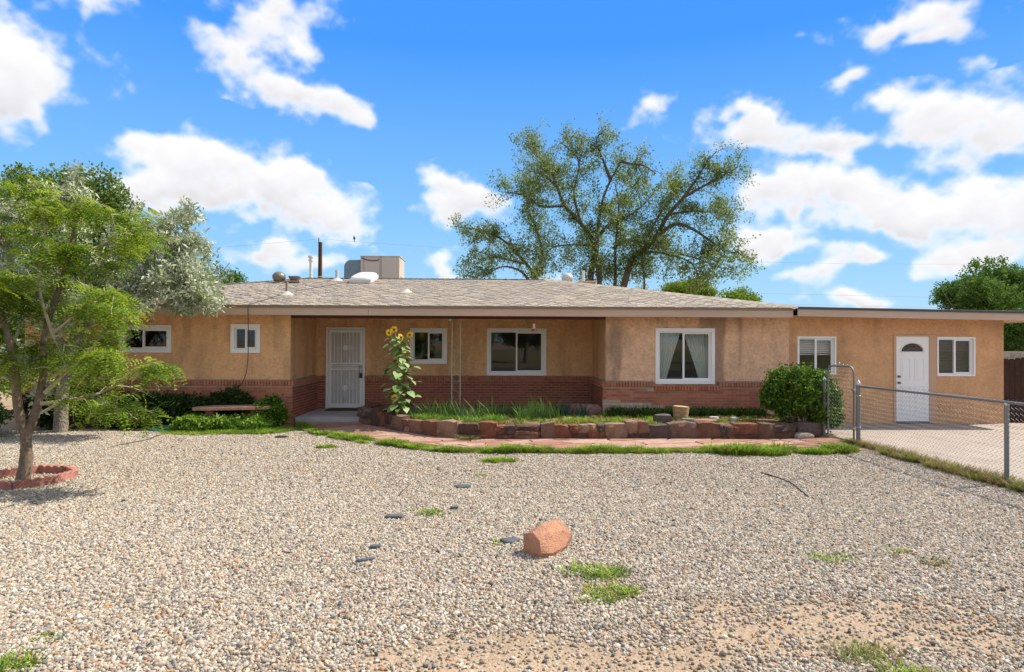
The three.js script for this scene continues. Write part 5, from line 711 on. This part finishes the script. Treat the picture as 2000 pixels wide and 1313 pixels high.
// sunflower
{
  const t = thing('sunflower', 'tall sunflower plant with yellow blooms standing before the porch', 'flower', [-2.13, 0.28, -14.1]), R = rng(191), green = std(C(0.16, 0.22, 0.06), 0.8);
  const stemPts = [V(0, -0.05, 0), V(0.02, 0.5, 0.02), V(0.0, 1.0, 0), V(-0.02, 1.4, 0.01), V(-0.08, 1.72, 0.02), V(-0.14, 1.9, 0.04)], stem = new THREE.CatmullRomCurve3(stemPts); part('stem', limbGeometry(stemPts, 0.02, 0.009, 8, 5), green, t);
  const heads = [[-0.25, 1.86, 0.06, 0.3, -0.5], [-0.14, 1.93, 0.04, 0.2, 0.2], [0.2, 1.815, 0.03, 0.5, 0.5], [0.0, 1.765, 0.02, -0.3, 0.9], [-0.1, 0.45, 0.16, 0.2, -0.2]];
  const petalM = phys(C(0.85, 0.56, 0.012), 0.7, { transmission: 0.3, thickness: 0, side: THREE.DoubleSide }), disk = std(C(0.09, 0.045, 0.015), 0.95);
  for (const [x, y, z, pi, ya] of heads) {
    const b = V(x, y, z), from = stem.getPointAt(clamp((y - 0.35) / 1.95, 0, 0.95)); part('branch', limbGeometry([from, from.clone().lerp(b, 0.5).add(V(0, -0.04, 0)), b], 0.008, 0.006, 6, 3), green, t);
    const h = groupPart('bloom', t); h.position.copy(b); h.rotation.set(pi, ya, 0); h.scale.setScalar(0.85); const c = new THREE.SphereGeometry(0.03, 14, 8); c.scale(1, 1, 0.45); part('disc', c, disk, h);
    const ps = []; for (let i = 0; i < 20; i++) { const a = i / 20 * 6.283 + R() * 0.15, l = 0.07 + R() * 0.02; const g = new THREE.BufferGeometry(); const P = [0, 0.024, 0, 0.013, 0.024 + l * 0.5, 0.006, 0, 0.024 + l, -0.004 + R() * 0.02, -0.013, 0.024 + l * 0.5, 0.006]; g.setAttribute('position', new THREE.BufferAttribute(new Float32Array(P), 3)); g.setIndex([0, 1, 2, 0, 2, 3]); g.computeVertexNormals(); g.rotateZ(a); ps.push(g); } part('petals', merge(ps), petalM, h);
  }
  // heart-shaped leaves on stalks
  const leafG = (() => { const P = [], I = [], N = 8; for (let j = 0; j <= N; j++) { const t2 = j / N, w = 0.42 * Math.pow(Math.sin(Math.PI * Math.pow(t2 * 0.96 + 0.04, 0.62)), 0.9); for (const k of [-1, 0, 1]) P.push(k * w, Math.abs(k) * 0.1 * w - 0.28 * t2 * t2, t2); } for (let j = 0; j < N; j++) for (let k = 0; k < 2; k++) { const a = j * 3 + k; I.push(a, a + 1, a + 4, a, a + 4, a + 3); } const g = new THREE.BufferGeometry(); g.setAttribute('position', new THREE.BufferAttribute(new Float32Array(P), 3)); g.setIndex(I); g.computeVertexNormals(); return g; })();
  const mats = [[0.17, 0.29, 0.06], [0.22, 0.35, 0.08], [0.14, 0.24, 0.05]].map((c) => phys(C(...c), 0.6, { transmission: 0.3, thickness: 0, side: THREE.DoubleSide }));
  for (let i = 0; i < 150; i++) { const u = 0.04 + 0.88 * Math.pow(i / 150, 0.95), p = stem.getPointAt(u), a = i * 2.4 + R() * 0.6, wide = u < 0.55 ? 1 : 1 - (u - 0.55) * 1.4, off = (0.05 + R() * 0.32) * wide, s = (0.1 + R() * 0.13) * (0.5 + 0.5 * wide), b = p.clone().add(V(Math.cos(a) * off, 0.04, Math.sin(a) * off)); part('leaf_stalk', tubeBetween(p, b, 0.004, 0.003, 4), green, t); const m = part('leaf', leafG, mats[i % 3], t); m.position.copy(b); m.rotation.order = 'YXZ'; m.rotation.set(-0.1 + R() * 0.65, -a + Math.PI / 2, (R() - 0.5) * 0.7); m.scale.set(s * 1.1, s, s); }
}
// iris clumps in the planter
{
  const clump = (label, x, z, h, n, seed, pal, sp = 0.22) => { const t = thing('iris_clump', label, 'plant', [x, 0.28, z], 'iris clumps in the raised planter'), R = rng(seed); copies('leaves', bladeTuft(7, h, 0.06, 0.012, seed, 0.55), M.leafGloss, Array.from({ length: n }, () => { const a = R() * 6.283, r = Math.sqrt(R()) * sp; const s = 0.45 + R() * 0.75; return { p: V(Math.cos(a) * r * 1.6, 0, Math.sin(a) * r), q: yawQuat(R() * 6.283, (R() - 0.5) * 0.5, (R() - 0.5) * 0.5), s: V(s, s, s), c: pick(R, pal) }; }), t); };
  clump('tall iris clump right of the sunflower', -1.25, -14.0, 0.42, 26, 201, PAL.iris); clump('sunlit iris clump in front of the trellis column', -0.75, -13.7, 0.36, 24, 202, PAL.iris); clump('iris clump right of the trellis column', -0.25, -14.1, 0.38, 20, 203, PAL.iris); clump('dark iris clump left of the wide porch window', 0.25, -14.3, 0.36, 16, 204, PAL.iris); clump('sparse iris clump below the left pane of the wide porch window', 0.62, -13.75, 0.34, 18, 205, PAL.iris); clump('bushy iris clump below the wide porch window', 1.0, -13.95, 0.4, 28, 206, PAL.iris); clump('blue green iris clump left of the wing corner', 1.65, -14.2, 0.36, 22, 207, [[0.07, 0.15, 0.1], [0.09, 0.18, 0.1]]);
}
// ground cover: grass in the planter, along the path and by the fence
{
  const R = rng(211), short = bladeTuft(11, 0.075, 0.045, 0.0055, 212, 0.8), items = [], add = (x, y, z, s, pal) => items.push({ p: V(x, y, z), q: yawQuat(R() * 6.283), s: V(s, s * (0.8 + R() * 0.5), s), c: pick(R, pal, 0.4) });
  for (let i = 0; i < 3600; i++) { const x = -1.9 + R() * 8.1, z0 = zOn(INNER, x), z = z0 - 0.22 - R() * 2.1; if (z < -14.85) continue; const d = fbm(x * 1.4, z * 2.2, 3, 215); if (d + (x > 0.6 && x < 3.4 ? 0.1 : 0) - Math.abs(z - z0 + 0.8) * 0.08 < 0.52) continue; add(x, 0.285, z, 0.5 + R() * 0.8, d > 0.62 ? PAL.dry : PAL.grass); }
  for (let i = 0; i < 800; i++) { const x = -2.0 + R() * 2.2, z0 = zOn(INNER, x), z = z0 - 0.25 - R() * 0.9; if (fbm(x * 2, z * 2, 3, 217) < 0.42) continue; add(x, 0.285, z, 0.8 + R() * 1.3, PAL.vine); }
  for (let i = 0; i < 900; i++) { const x = 2.6 + R() * 3.4, z = -14.85 + R() * 0.7; add(x, 0.285, z, 1.4 + R() * 1.3, PAL.ivy.concat(PAL.green)); }
  copies('planter_grass', short, M.leaf, items, scene); tag(scene.children[scene.children.length - 1], 'patchy grass and low weeds growing in the raised planter', 'grass');
}
{
  const R = rng(221), tuft = bladeTuft(11, 0.09, 0.05, 0.006, 222, 0.9), items = [];
  for (let i = 0; i < 5200; i++) { const u = 0.04 + 0.96 * R(), q = outer.getPoint(u), tn = outer.getTangent(u), n = V(-tn.z, 0, tn.x), band = fbm(q.x * 1.1 + 3, 5, 3, 223), w = 0.12 + 0.3 * band + (q.x > 3.6 ? 0.22 * sstep(3.6, 4.2, q.x) : 0), t = Math.pow(R(), 1.2) * w, gap = fbm(q.x * 3, t * 5, 2, 225); if (gap < 0.36) continue; const s = 0.45 + R() * 0.5 + 1.1 * sstep(0.45, 0.75, fbm(q.x * 2.6, t * 3, 3, 227)) * (q.x < 0 ? 0.35 : q.x < 3 ? 0.7 : 1) + (q.x > 3.7 && q.x < 5.1 ? 0.5 * R() : 0); items.push({ p: V(q.x, 0.01, q.z).addScaledVector(n, t + 0.02), q: yawQuat(R() * 6.283), s: V(s, s, s), c: pick(R, R() < 0.1 ? PAL.dry : PAL.grass, 0.4) }); }
  for (const [cx, cz, r, n, k] of [[0.55, -11.28, 0.17, 130, 1.5], [2.1, -11.25, 0.16, 100, 1.4], [4.25, -11.15, 0.28, 260, 1.9], [4.75, -11.05, 0.22, 200, 1.7], [5.6, -11.15, 0.2, 140, 1.6], [0.04, -10.4, 0.2, 120, 1], [-3.1, -11.75, 0.14, 60, 0.9], [-5.2, -13.7, 0.5, 500, 1.1], [-6.2, -13.65, 0.6, 500, 0.9], [-4.7, -14.0, 0.3, 200, 1.1]]) for (let i = 0; i < n; i++) { const a = R() * 6.283, d = Math.sqrt(R()) * r, s = k * (0.6 + R() * 0.5) * (1.15 - 0.5 * d / r); items.push({ p: V(cx + Math.cos(a) * d * 1.5, 0.005, cz + Math.sin(a) * d * 0.7), q: yawQuat(R() * 6.283), s: V(s, s, s), c: pick(R, PAL.grass, 0.4) }); }
  tag(copies('border_grass', tuft, M.leaf, items, scene), 'ragged green grass edging the flagstone path', 'grass');
}
{
  const R = rng(231), tuft = bladeTuft(16, 0.13, 0.06, 0.004, 232, 1.0), items = [];
  for (let i = 0; i < 1500; i++) { const t = R(), x = lerp(6.86, 7.17, t) + (R() - 0.6) * 0.34, z = lerp(-12.3, -5.3, t), d = fbm(z * 1.6, x * 2, 3, 233); if (d < 0.45) continue; const s = 0.4 + R() * 0.9; items.push({ p: V(x, 0.01, z), q: yawQuat(R() * 6.283), s: V(s, s, s), c: pick(R, R() < 0.88 ? PAL.dry : PAL.grass, 0.4) }); }
  for (let i = 0; i < 160; i++) { const a = R() * 6.283, d = R() * 0.35; items.push({ p: V(6.55 + Math.cos(a) * d, 0.01, -12.95 + Math.sin(a) * d * 0.5), q: yawQuat(R() * 6.283), s: V(0.8, 0.8, 0.8), c: pick(R, PAL.dry, 0.4) }); }
  tag(copies('fence_weeds', tuft, M.leaf, items, scene), 'dry straw coloured weeds along the foot of the chain link fence', 'weeds');
}
// weeds in the gravel
{
  const weed = (label, x, z, r, n, h, pal, seed, thin) => { const t = thing('weed_clump', label, 'weed', [x, 0, z], 'weeds growing in the gravel'), R = rng(seed); copies('blades', bladeTuft(8, h * 0.75, 0.06, thin ? 0.0025 : 0.005, seed, 1.2), M.leaf, Array.from({ length: n }, () => { const a = R() * 6.283, d = Math.pow(R(), 0.7) * r * (0.7 + 0.6 * vnoise(Math.cos(a) * 2 + seed, Math.sin(a) * 2, 9)), s = 0.5 + R() * 0.8; return { p: V(Math.cos(a) * d * 1.35, 0.005, Math.sin(a) * d * 0.95), q: yawQuat(R() * 6.283), s: V(s, s, s), c: pick(R, R() < 0.2 ? PAL.dry : pal, 0.4) }; }), t); };
  weed('flat weed patch ringed by small dark stones in the middle of the gravel', -0.78, -7.26, 0.17, 60, 0.045, PAL.grass, 241); weed('green weed clump right below the boulder', 0.84, -5.38, 0.17, 70, 0.075, PAL.grass, 242); weed('bright grass patch between the boulder and the bottom edge', 0.85, -4.93, 0.17, 80, 0.06, PAL.grass, 243); weed('low weed in the gravel right of the boulder', 3.0, -5.7, 0.16, 40, 0.05, PAL.grass, 244); weed('tiny green weed far right in the gravel', 3.75, -5.9, 0.08, 18, 0.04, PAL.grass, 245); weed('dry orange weed near the right edge of the gravel', 3.87, -5.56, 0.09, 22, 0.06, PAL.dry, 246); weed('straggly green and straw weed at the bottom right', 2.3, -3.95, 0.16, 60, 0.1, PAL.dry.concat(PAL.grass), 247, true); weed('green grass tuft at the bottom right edge', 2.42, -3.62, 0.13, 50, 0.08, PAL.grass, 248); weed('green weed in the bottom left corner', -2.9, -3.92, 0.16, 55, 0.05, PAL.grass, 249); weed('tiny weed above the bottom left corner', -2.91, -4.25, 0.05, 14, 0.04, PAL.grass, 250); weed('small weed left of the dark slate piece', 0.0, -6.2, 0.05, 14, 0.04, PAL.grass, 251); weed('pale weed rooted at the foot of the planter wall', -0.55, -12.48, 0.12, 60, 0.2, [[0.4, 0.36, 0.16], [0.3, 0.3, 0.1]], 252); weed('tiny weed beside the path grass', -0.2, -9.3, 0.05, 14, 0.04, PAL.grass, 253);
}

// ---------- stones and small things in the yard ----------
{ const P = [[-0.2, -0.03, 0.09], [-0.225, 0.09, 0.125], [-0.205, 0.2, 0.085], [-0.185, 0.255, -0.02], [-0.2, 0.22, -0.12], [-0.21, 0, -0.13], [0.19, 0.02, 0.08], [0.225, 0.12, 0.085], [0.2, 0.235, 0.01], [0.17, 0.268, -0.06], [0.2, 0.19, -0.13], [0.2, 0, -0.12], [-0.03, -0.02, 0.12], [0.06, 0.045, 0.135], [-0.12, 0.06, 0.15], [-0.02, 0.285, -0.05], [0.08, 0.27, -0.01], [-0.1, 0.235, 0.06], [0.1, 0.2, 0.075]].map((q) => V(...q));
  let g = new ConvexGeometry(P); g = new THREE.BufferGeometry().copy(g.index ? g.toNonIndexed() : g);
  const tess = (geo) => { const p = geo.attributes.position, out = []; for (let k = 0; k < p.count; k += 3) { const [a, b, c] = [0, 1, 2].map((q) => V().fromBufferAttribute(p, k + q)), ab = a.clone().add(b).multiplyScalar(0.5), bc = b.clone().add(c).multiplyScalar(0.5), ca = c.clone().add(a).multiplyScalar(0.5); for (const t of [[a, ab, ca], [ab, b, bc], [ca, bc, c], [ab, bc, ca]]) t.forEach((v) => out.push(v.x, v.y, v.z)); } const r = new THREE.BufferGeometry(); r.setAttribute('position', new THREE.BufferAttribute(new Float32Array(out), 3)); return r; };
  g = tess(tess(tess(g))); const p = g.attributes.position, v = V(), c = V(0, 0.12, 0); for (let k = 0; k < p.count; k++) { v.fromBufferAttribute(p, k).sub(c); const n = 1 + 0.02 * (fbm3(v.x * 16 + 4, v.y * 26, v.z * 16, 3, 261) - 0.5) * 2 + 0.03 * (fbm3(v.x * 5, v.y * 5 + 9, v.z * 5, 2, 263) - 0.5); v.multiplyScalar(n).add(c); p.setXYZ(k, v.x, v.y, v.z); }
  g.computeVertexNormals(); g = toCreasedNormals(metreUV(g), 0.2); const m = part('boulder', g, M.boulder, scene); m.position.set(0.49, 0.0, -5.98); m.rotation.set(0, 0.8, 0.06); m.scale.set(1.1, 0.9, 0.95); tag(m, 'blocky reddish orange sandstone boulder alone on the gravel', 'boulder'); }
{ // sawn log stump in the planter
  const t = thing('tree_stump', 'short pale sawn log stump standing in the planter grass', 'stump', [3.95, 0.27, -13.75]); const g = new THREE.CylinderGeometry(0.175, 0.15, 0.3, 20, 4); const p = g.attributes.position; for (let i = 0; i < p.count; i++) { const a = Math.atan2(p.getZ(i), p.getX(i)), k = 1 + 0.12 * (fbm(a * 2 + 9, p.getY(i) * 5, 3, 271) - 0.5); p.setXYZ(i, p.getX(i) * k, p.getY(i), p.getZ(i) * k); } g.translate(0, 0.15, 0); part('log', g, std(C(1.9, 1.5, 0.95), 0.95, { map: barkTex, bumpMap: barkBump, bumpScale: 0.03 }), t); const c = new THREE.CylinderGeometry(0.165, 0.165, 0.006, 20); c.translate(0, 0.304, 0); part('sawn_face', c, std(C(0.5, 0.36, 0.2), 0.9, { map: stoneTex }), t); t.rotation.z = -0.06; }
const rock = (name, label, cat, x, y, z, sx, sy, sz, m, seed, group, rot = 0) => { const o = part(name, rockGeometry(sx, sy, sz, seed, 3, 0.2, 0.4, false), m, scene); o.position.set(x, y, z); o.rotation.y = rot; return tag(o, label, cat, group); };
rock('planter_rock', 'dark rough rock left of the stump in the planter', 'rock', 3.42, 0.36, -13.2, 0.34, 0.2, 0.24, M.darkStone, 3.3, 'rocks in the planter');
rock('planter_rock', 'grey green rock in front of the stump', 'rock', 3.9, 0.33, -13.05, 0.24, 0.14, 0.18, stone([0.2, 0.22, 0.18], 0.02), 4.7, 'rocks in the planter');
rock('planter_rock', 'flat pinkish slab lying right of the stump', 'rock', 4.35, 0.31, -13.35, 0.55, 0.07, 0.28, M.flagstones[1], 5.1, 'rocks in the planter');
rock('planter_rock', 'pale cream stone among the planter grass', 'rock', 4.6, 0.33, -13.5, 0.18, 0.11, 0.14, M.paleStone, 6.2, 'rocks in the planter');
rock('planter_rock', 'small pale stone near the end of the planter', 'rock', 5.0, 0.33, -13.4, 0.16, 0.11, 0.12, M.paleStone, 7.9, 'rocks in the planter');
rock('planter_rock', 'round dark boulder in the shade of the green bush', 'rock', 6.35, 0.17, -13.05, 0.48, 0.34, 0.36, stone([0.16, 0.11, 0.095], 0.03), 8.3, 'rocks in the planter');
rock('planter_rock', 'brown rock beside the dark boulder under the bush', 'rock', 6.6, 0.2, -13.1, 0.26, 0.24, 0.26, stone([0.34, 0.19, 0.14], 0.03), 9.3, 'rocks in the planter');
rock('planter_rock', 'low grey slab at the end of the planter wall', 'rock', 6.1, 0.08, -12.72, 0.4, 0.14, 0.26, stone([0.3, 0.25, 0.22], 0.03), 10.3, 'rocks in the planter', 0.3);
rock('planter_rock', 'broad dark boulder against the porch corner of the planter', 'rock', 2.0, 0.38, -14.75, 0.75, 0.28, 0.4, stone([0.3, 0.16, 0.13], 0.03), 11.9, 'rocks in the planter');
const G2 = 'dark slate pieces on the gravel';
rock('slate_piece', 'flat dark slate piece below the tiny path weed', 'stone', -0.456, 0.018, -8.57, 0.2, 0.035, 0.14, M.slate, 12.1, G2, 0.4);
rock('slate_piece', 'dark slate shard left of the stone ringed weed patch', 'stone', -1.13, 0.02, -7.09, 0.2, 0.035, 0.1, M.slate, 13.1, G2);
rock('slate_piece', 'small dark stone right of the ringed weed patch', 'stone', -0.49, 0.02, -7.46, 0.09, 0.04, 0.07, M.slate, 14.1, G2);
rock('slate_piece', 'dark slate piece left of the boulder', 'stone', 0.13, 0.018, -6.24, 0.16, 0.03, 0.13, M.slate, 15.1, G2, 0.5);
rock('slate_piece', 'thin dark shard low in the middle left gravel', 'stone', -1.15, 0.016, -5.7, 0.15, 0.03, 0.05, M.slate, 16.1, G2, 0.5);
rock('slate_piece', 'small dark stone above the thin shard', 'stone', -1.14, 0.018, -6.06, 0.1, 0.035, 0.06, M.slate, 17.1, G2, 0.3);
rock('slate_piece', 'dark clod on the gravel edge below the bench', 'stone', -4.32, 0.025, -12.95, 0.24, 0.06, 0.12, M.darkStone, 18.1, G2);
{ const R = rng(281), pts = [V(-1.24, 0.0, -8.0), V(-1.22, 0.03, -8.02), V(-1.19, 0.07, -8.05), V(-1.12, 0.13, -8.12)]; tag(part('dead_twig', limbGeometry(pts, 0.012, 0.004, 5, 4), M.darkBark, scene), 'short bent dead twig sticking up from the gravel', 'twig'); }
{ const hose = (label, pts) => tag(part('drip_tube', new THREE.TubeGeometry(new THREE.CatmullRomCurve3(pts.map((p) => V(...p))), 60, 0.008, 6), M.black, scene), label, 'irrigation tube', 'black drip tubes surfacing from the gravel');
  hose('black drip tube surfacing from the gravel right of centre near the path grass', [[3.93, -0.01, -9.8], [3.95, 0.02, -9.4], [4.06, 0.022, -8.9], [3.96, 0.02, -8.2], [3.89, -0.01, -7.65]]); hose('black drip tube on the left gravel in front of the green hose', [[-7.1, -0.01, -11.4], [-6.95, 0.02, -12.0], [-6.8, 0.022, -12.7], [-6.9, 0.02, -13.2], [-6.78, -0.01, -13.6]]); }
{ // ring of scalloped concrete edging
  const t = thing('tree_ring', 'ring of red scalloped concrete edging blocks round the feathery tree', 'edging', [-6.5, 0, -9.0]), R = rng(291), n = 8, rad = 0.52;
  for (let i = 0; i < n; i++) { const a0 = i / n * 6.283, W = 2 * rad * Math.tan(Math.PI / n) - 0.012, s = new THREE.Shape(); s.moveTo(-W / 2, -0.03); s.lineTo(W / 2, -0.03); s.lineTo(W / 2, 0.085); const k = 4; for (let j = 0; j < k; j++) { const x1 = W / 2 - W * (j + 1) / k, xm = W / 2 - W * (j + 0.5) / k; s.quadraticCurveTo(xm, 0.145, x1, 0.085); } s.lineTo(-W / 2, -0.03);
    const g = new THREE.ExtrudeGeometry(s, { depth: 0.055, bevelEnabled: true, bevelSize: 0.006, bevelThickness: 0.006, bevelSegments: 2, curveSegments: 6 }); g.translate(0, 0, -0.03); const p = g.attributes.position; for (let q = 0; q < p.count; q++) p.setZ(q, p.getZ(q) + 0.012 * Math.abs(Math.sin((p.getX(q) / W + 0.5) * Math.PI * 4)) * Math.sign(p.getZ(q) + 0.001)); const gg = toCreasedNormals(metreUV(g), 0.7);
    const m = part('edging_block', gg, M.edger[i % 3], t); m.position.set(Math.sin(a0) * rad, 0, Math.cos(a0) * rad * 1.05); m.rotation.set((R() - 0.5) * 0.12, a0 + (R() - 0.5) * 0.06, (R() - 0.5) * 0.05); }
}
// ---------- poles, wires, bird ----------
{ const t = thing('utility_pole', 'weathered wooden utility pole standing behind the roof vents', 'utility pole', [-11.06, 0, -40]); const c = new THREE.CylinderGeometry(0.12, 0.17, 8.1, 12); c.translate(0, 4.05, 0); part('pole', c, std(C(0.3, 0.17, 0.1), 0.95, { map: barkTex }), t); const b = new THREE.CylinderGeometry(0.03, 0.04, 0.35, 8); b.translate(-0.08, 8.2, 0.06); part('insulator', b, M.galvDull, t); part('band', (() => { const q = new THREE.CylinderGeometry(0.165, 0.165, 0.06, 12); q.translate(0, 5.95, 0); return q; })(), M.galv, t); }
{ const wire = (label, a, b, sag) => { const pts = []; for (let i = 0; i <= 24; i++) { const s = i / 24; pts.push(V(lerp(a[0], b[0], s), lerp(a[1], b[1], s) - sag * 4 * s * (1 - s), lerp(a[2], b[2], s))); } tag(part('power_line', new THREE.TubeGeometry(new THREE.CatmullRomCurve3(pts), 48, 0.006, 4), std(C(0.3, 0.3, 0.31), 0.6), scene), label, 'wire', 'overhead wires'); };
  wire('overhead wire running left from the utility pole top', [-11.06, 8.3, -39.95], [-45, 7.2, -42], 0.5); wire('overhead wire running right from the utility pole top', [-11.06, 8.3, -39.95], [60, 8.6, -44], 1.2); wire('upper overhead wire crossing the tree behind the annex', [-11.06, 5.95, -39.8], [60, 4.6, -36], 0.5); wire('lower overhead wire crossing the tree behind the annex', [-11.06, 5.3, -39.8], [60, 4.0, -36], 0.5); }
{ const t = thing('bird', 'tiny dark bird perched on the wire right of the utility pole', 'bird', [-8.95, 8.27, -39.95]); let g = new THREE.SphereGeometry(0.07, 14, 10); const p = g.attributes.position; for (let i = 0; i < p.count; i++) { let x = p.getX(i), y = p.getY(i), z = p.getZ(i); y *= 1.9; if (y > 0.04) { const k = 0.72; x *= k; z *= k; z += 0.02; } if (y < -0.05) { x *= 0.5; z = z * 0.4 - 0.03 - (-0.05 - y) * 0.3; } p.setXYZ(i, x, y + 0.1, z); } g.computeVertexNormals(); part('body', g, std(C(0.03, 0.03, 0.032), 0.8), t); const be = new THREE.ConeGeometry(0.014, 0.05, 8); be.rotateX(Math.PI / 2); be.translate(0, 0.2, 0.085); part('beak', be, M.black, t); const tl = new THREE.BoxGeometry(0.04, 0.14, 0.012); tl.rotateX(0.3); tl.translate(0, -0.07, -0.06); part('tail', tl, M.black, t); for (const s of [-1, 1]) { const l = new THREE.CylinderGeometry(0.006, 0.006, 0.05, 5); l.translate(s * 0.02, -0.01, 0); part('leg', l, M.black, t); } }

// ---------- across the street, behind the viewer: what the window panes mirror ----------
structure('street', box(-60, 60, -0.02, 0.008, 6, 15), std(C(0.07, 0.07, 0.072), 0.95));
structure('field', box(-120, 120, -0.02, 0.006, 15.01, 130), std(C(0.17, 0.16, 0.07), 0.97));
{ const G3 = 'trees across the street mirrored in the panes', far = (label, x, z, h, rx, ry, seed, pal) => lobedTree('street_tree', label, [x, 0, z], h, V(rx, ry, 3), { seed, trunk: 0.25, lobes: 24, lobe: 0.36, count: 2400, leaves: 9, spread: 0.26, len: 0.17, wid: 0.07, mat: M.leaf, pal, group: G3 });
  far('broad dark tree across the street mirrored in the right pane of the wide porch window', 2.6, 26, 6.0, 3.4, 2.5, 301, PAL.ivy); far('tree across the street mirrored in the left pane of the wide porch window', -3.4, 30, 4.2, 3.0, 1.7, 303, PAL.green); far('tree across the street mirrored in the kitchen window', -9.5, 28, 4.6, 3.2, 1.9, 304, PAL.cotton); far('tree across the street mirrored in the small left windows', -18, 30, 5.5, 4.6, 2.3, 305, PAL.green); far('tree across the street mirrored in the bedroom window', 10.5, 29, 4.4, 3.6, 1.8, 307, PAL.cotton); far('tree across the street mirrored in the annex windows', 22, 30, 5.5, 5, 2.3, 309, PAL.green); }

// ---------- gravel: every pebble is a stone ----------
{
  const R = rng(311), pal = [[0.68, 0.61, 0.49], [0.6, 0.53, 0.42], [0.55, 0.45, 0.32], [0.46, 0.39, 0.3], [0.36, 0.34, 0.31], [0.3, 0.255, 0.2], [0.11, 0.11, 0.11], [0.2, 0.19, 0.18], [0.5, 0.27, 0.12], [0.6, 0.43, 0.32], [0.74, 0.7, 0.62], [0.33, 0.23, 0.14]], wt = [3, 4, 5.5, 4, 3, 2.4, 1, 1.6, 1.1, 2.6, 1.3, 1.5], cum = []; wt.reduce((a, b, i) => (cum[i] = a + b), 0); const tot = cum[cum.length - 1];
  const blob = (x, z, cx, cz, rx, rz) => Math.exp(-(((x - cx) / rx) ** 2 + ((z - cz) / rz) ** 2));
  const bare = (x, z) => { const n = fbm(x * 1.3 + 7, z * 1.9, 4, 317), n2 = fbm(x * 4, z * 6, 3, 319); let b = 1.25 * blob(x, z, -0.55, -3.75, 1.0, 0.42) + 1.0 * blob(x, z, 1.8, -4.3, 1.7, 0.45) + 0.8 * blob(x, z, 2.8, -4.75, 1.0, 0.22) + 0.6 * blob(x, z, -1.6, -6.1, 0.5, 0.25) + 0.55 * blob(x, z, -2.4, -4.6, 0.9, 0.2) + 0.8 * blob(x, z, 0.9, -3.8, 1.2, 0.35) + 0.6 * blob(x, z, -2.5, -3.8, 0.7, 0.25) + 0.5 * blob(x, z, 1.15, -4.95, 0.35, 0.2) + 0.5 * blob(x, z, 3.4, -4.1, 0.8, 0.5) + 0.5 * blob(x, z, 0.9, -5.2, 0.5, 0.25) + 0.35 * blob(x, z, -5.6, -9.2, 0.5, 0.4); return clamp((b - 0.4) * 1.1 + (n - 0.5) * 1.5 + (n2 - 0.5) * 0.7 + (b > 0.1 ? 0.1 : -0.18), 0, 0.88); };
  const items = [[], [], []], W = 8.4;
  const want = 1750000; let k = 0;
  for (let i = 0; i < want; i++) {
    const z = -2.9 - R() * 11.6, half = -z * 0.83 + 1.0, x = (R() * 2 - 1) * half; if (R() > half / 13 * (z < -8.5 ? 0.8 : 1.15)) continue; // even cover, a little thinner far off
    if (z < zOn(OUTER, x) + (x > -4.6 ? 0.1 : 0.55) || x > 6.95 + (z + 8.7) * -0.038 || (x < -4.7 && z < -14.0 + 0.2 * Math.sin(x * 3))) continue;
    if (Math.hypot(x + 6.5, (z + 9.0) / 1.05) < 0.54 && R() < 0.8) continue;
    const b = bare(x, z); if (R() < b) continue;
    let a = 0.0048 + 0.009 * Math.pow(R(), 1.7); if (R() < 0.012) a *= 1.6;
    items[i % 3].push([x, z, a]);
  }
  const shapes = [0, 1, 2].map((s) => { const g = new THREE.IcosahedronGeometry(1, 1), p = g.attributes.position, v = V(); for (let i = 0; i < p.count; i++) { v.fromBufferAttribute(p, i); const f = 1 + 0.35 * (fbm3(v.x * 1.5 + s * 5, v.y * 1.5, v.z * 1.5, 2, 331 + s) - 0.5) * 2; p.setXYZ(i, v.x * f, v.y * f, v.z * f); } g.computeVertexNormals(); g.deleteAttribute('uv'); return g; });
  const yard = thing('gravel_yard', 'front yard of mixed cream and grey river gravel', 'gravel'); yard.userData.kind = 'stuff';
  const Mx = new THREE.Matrix4(), P = V(), Q = new THREE.Quaternion(), S = V(), E = new THREE.Euler(), col = new THREE.Color(), gm = std(C(1, 1, 1), 0.85);
  items.forEach((list, s) => { const m = new THREE.InstancedMesh(shapes[s], gm, list.length); list.forEach(([x, z, a], i) => { const r = R() * tot, c = pal[cum.findIndex((q) => r < q)], v = (0.82 + R() * 0.36) * 0.68; P.set(x, a * (0.15 + R() * 0.75), z); E.set((R() - 0.5) * 0.7, R() * 6.283, (R() - 0.5) * 0.7); Q.setFromEuler(E); S.set(a * (1 + R() * 0.5), a * (0.62 + R() * 0.38), a * (0.75 + R() * 0.3)); m.setMatrixAt(i, Mx.compose(P, Q, S)); m.setColorAt(i, col.setRGB(c[0] * v, c[1] * v, c[2] * v * 0.99)); }); m.name = 'pebbles'; m.userData.kind = 'stuff'; m.castShadow = m.receiveShadow = true; yard.add(m); k += list.length; });
  
}
renderer.render(scene, camera);
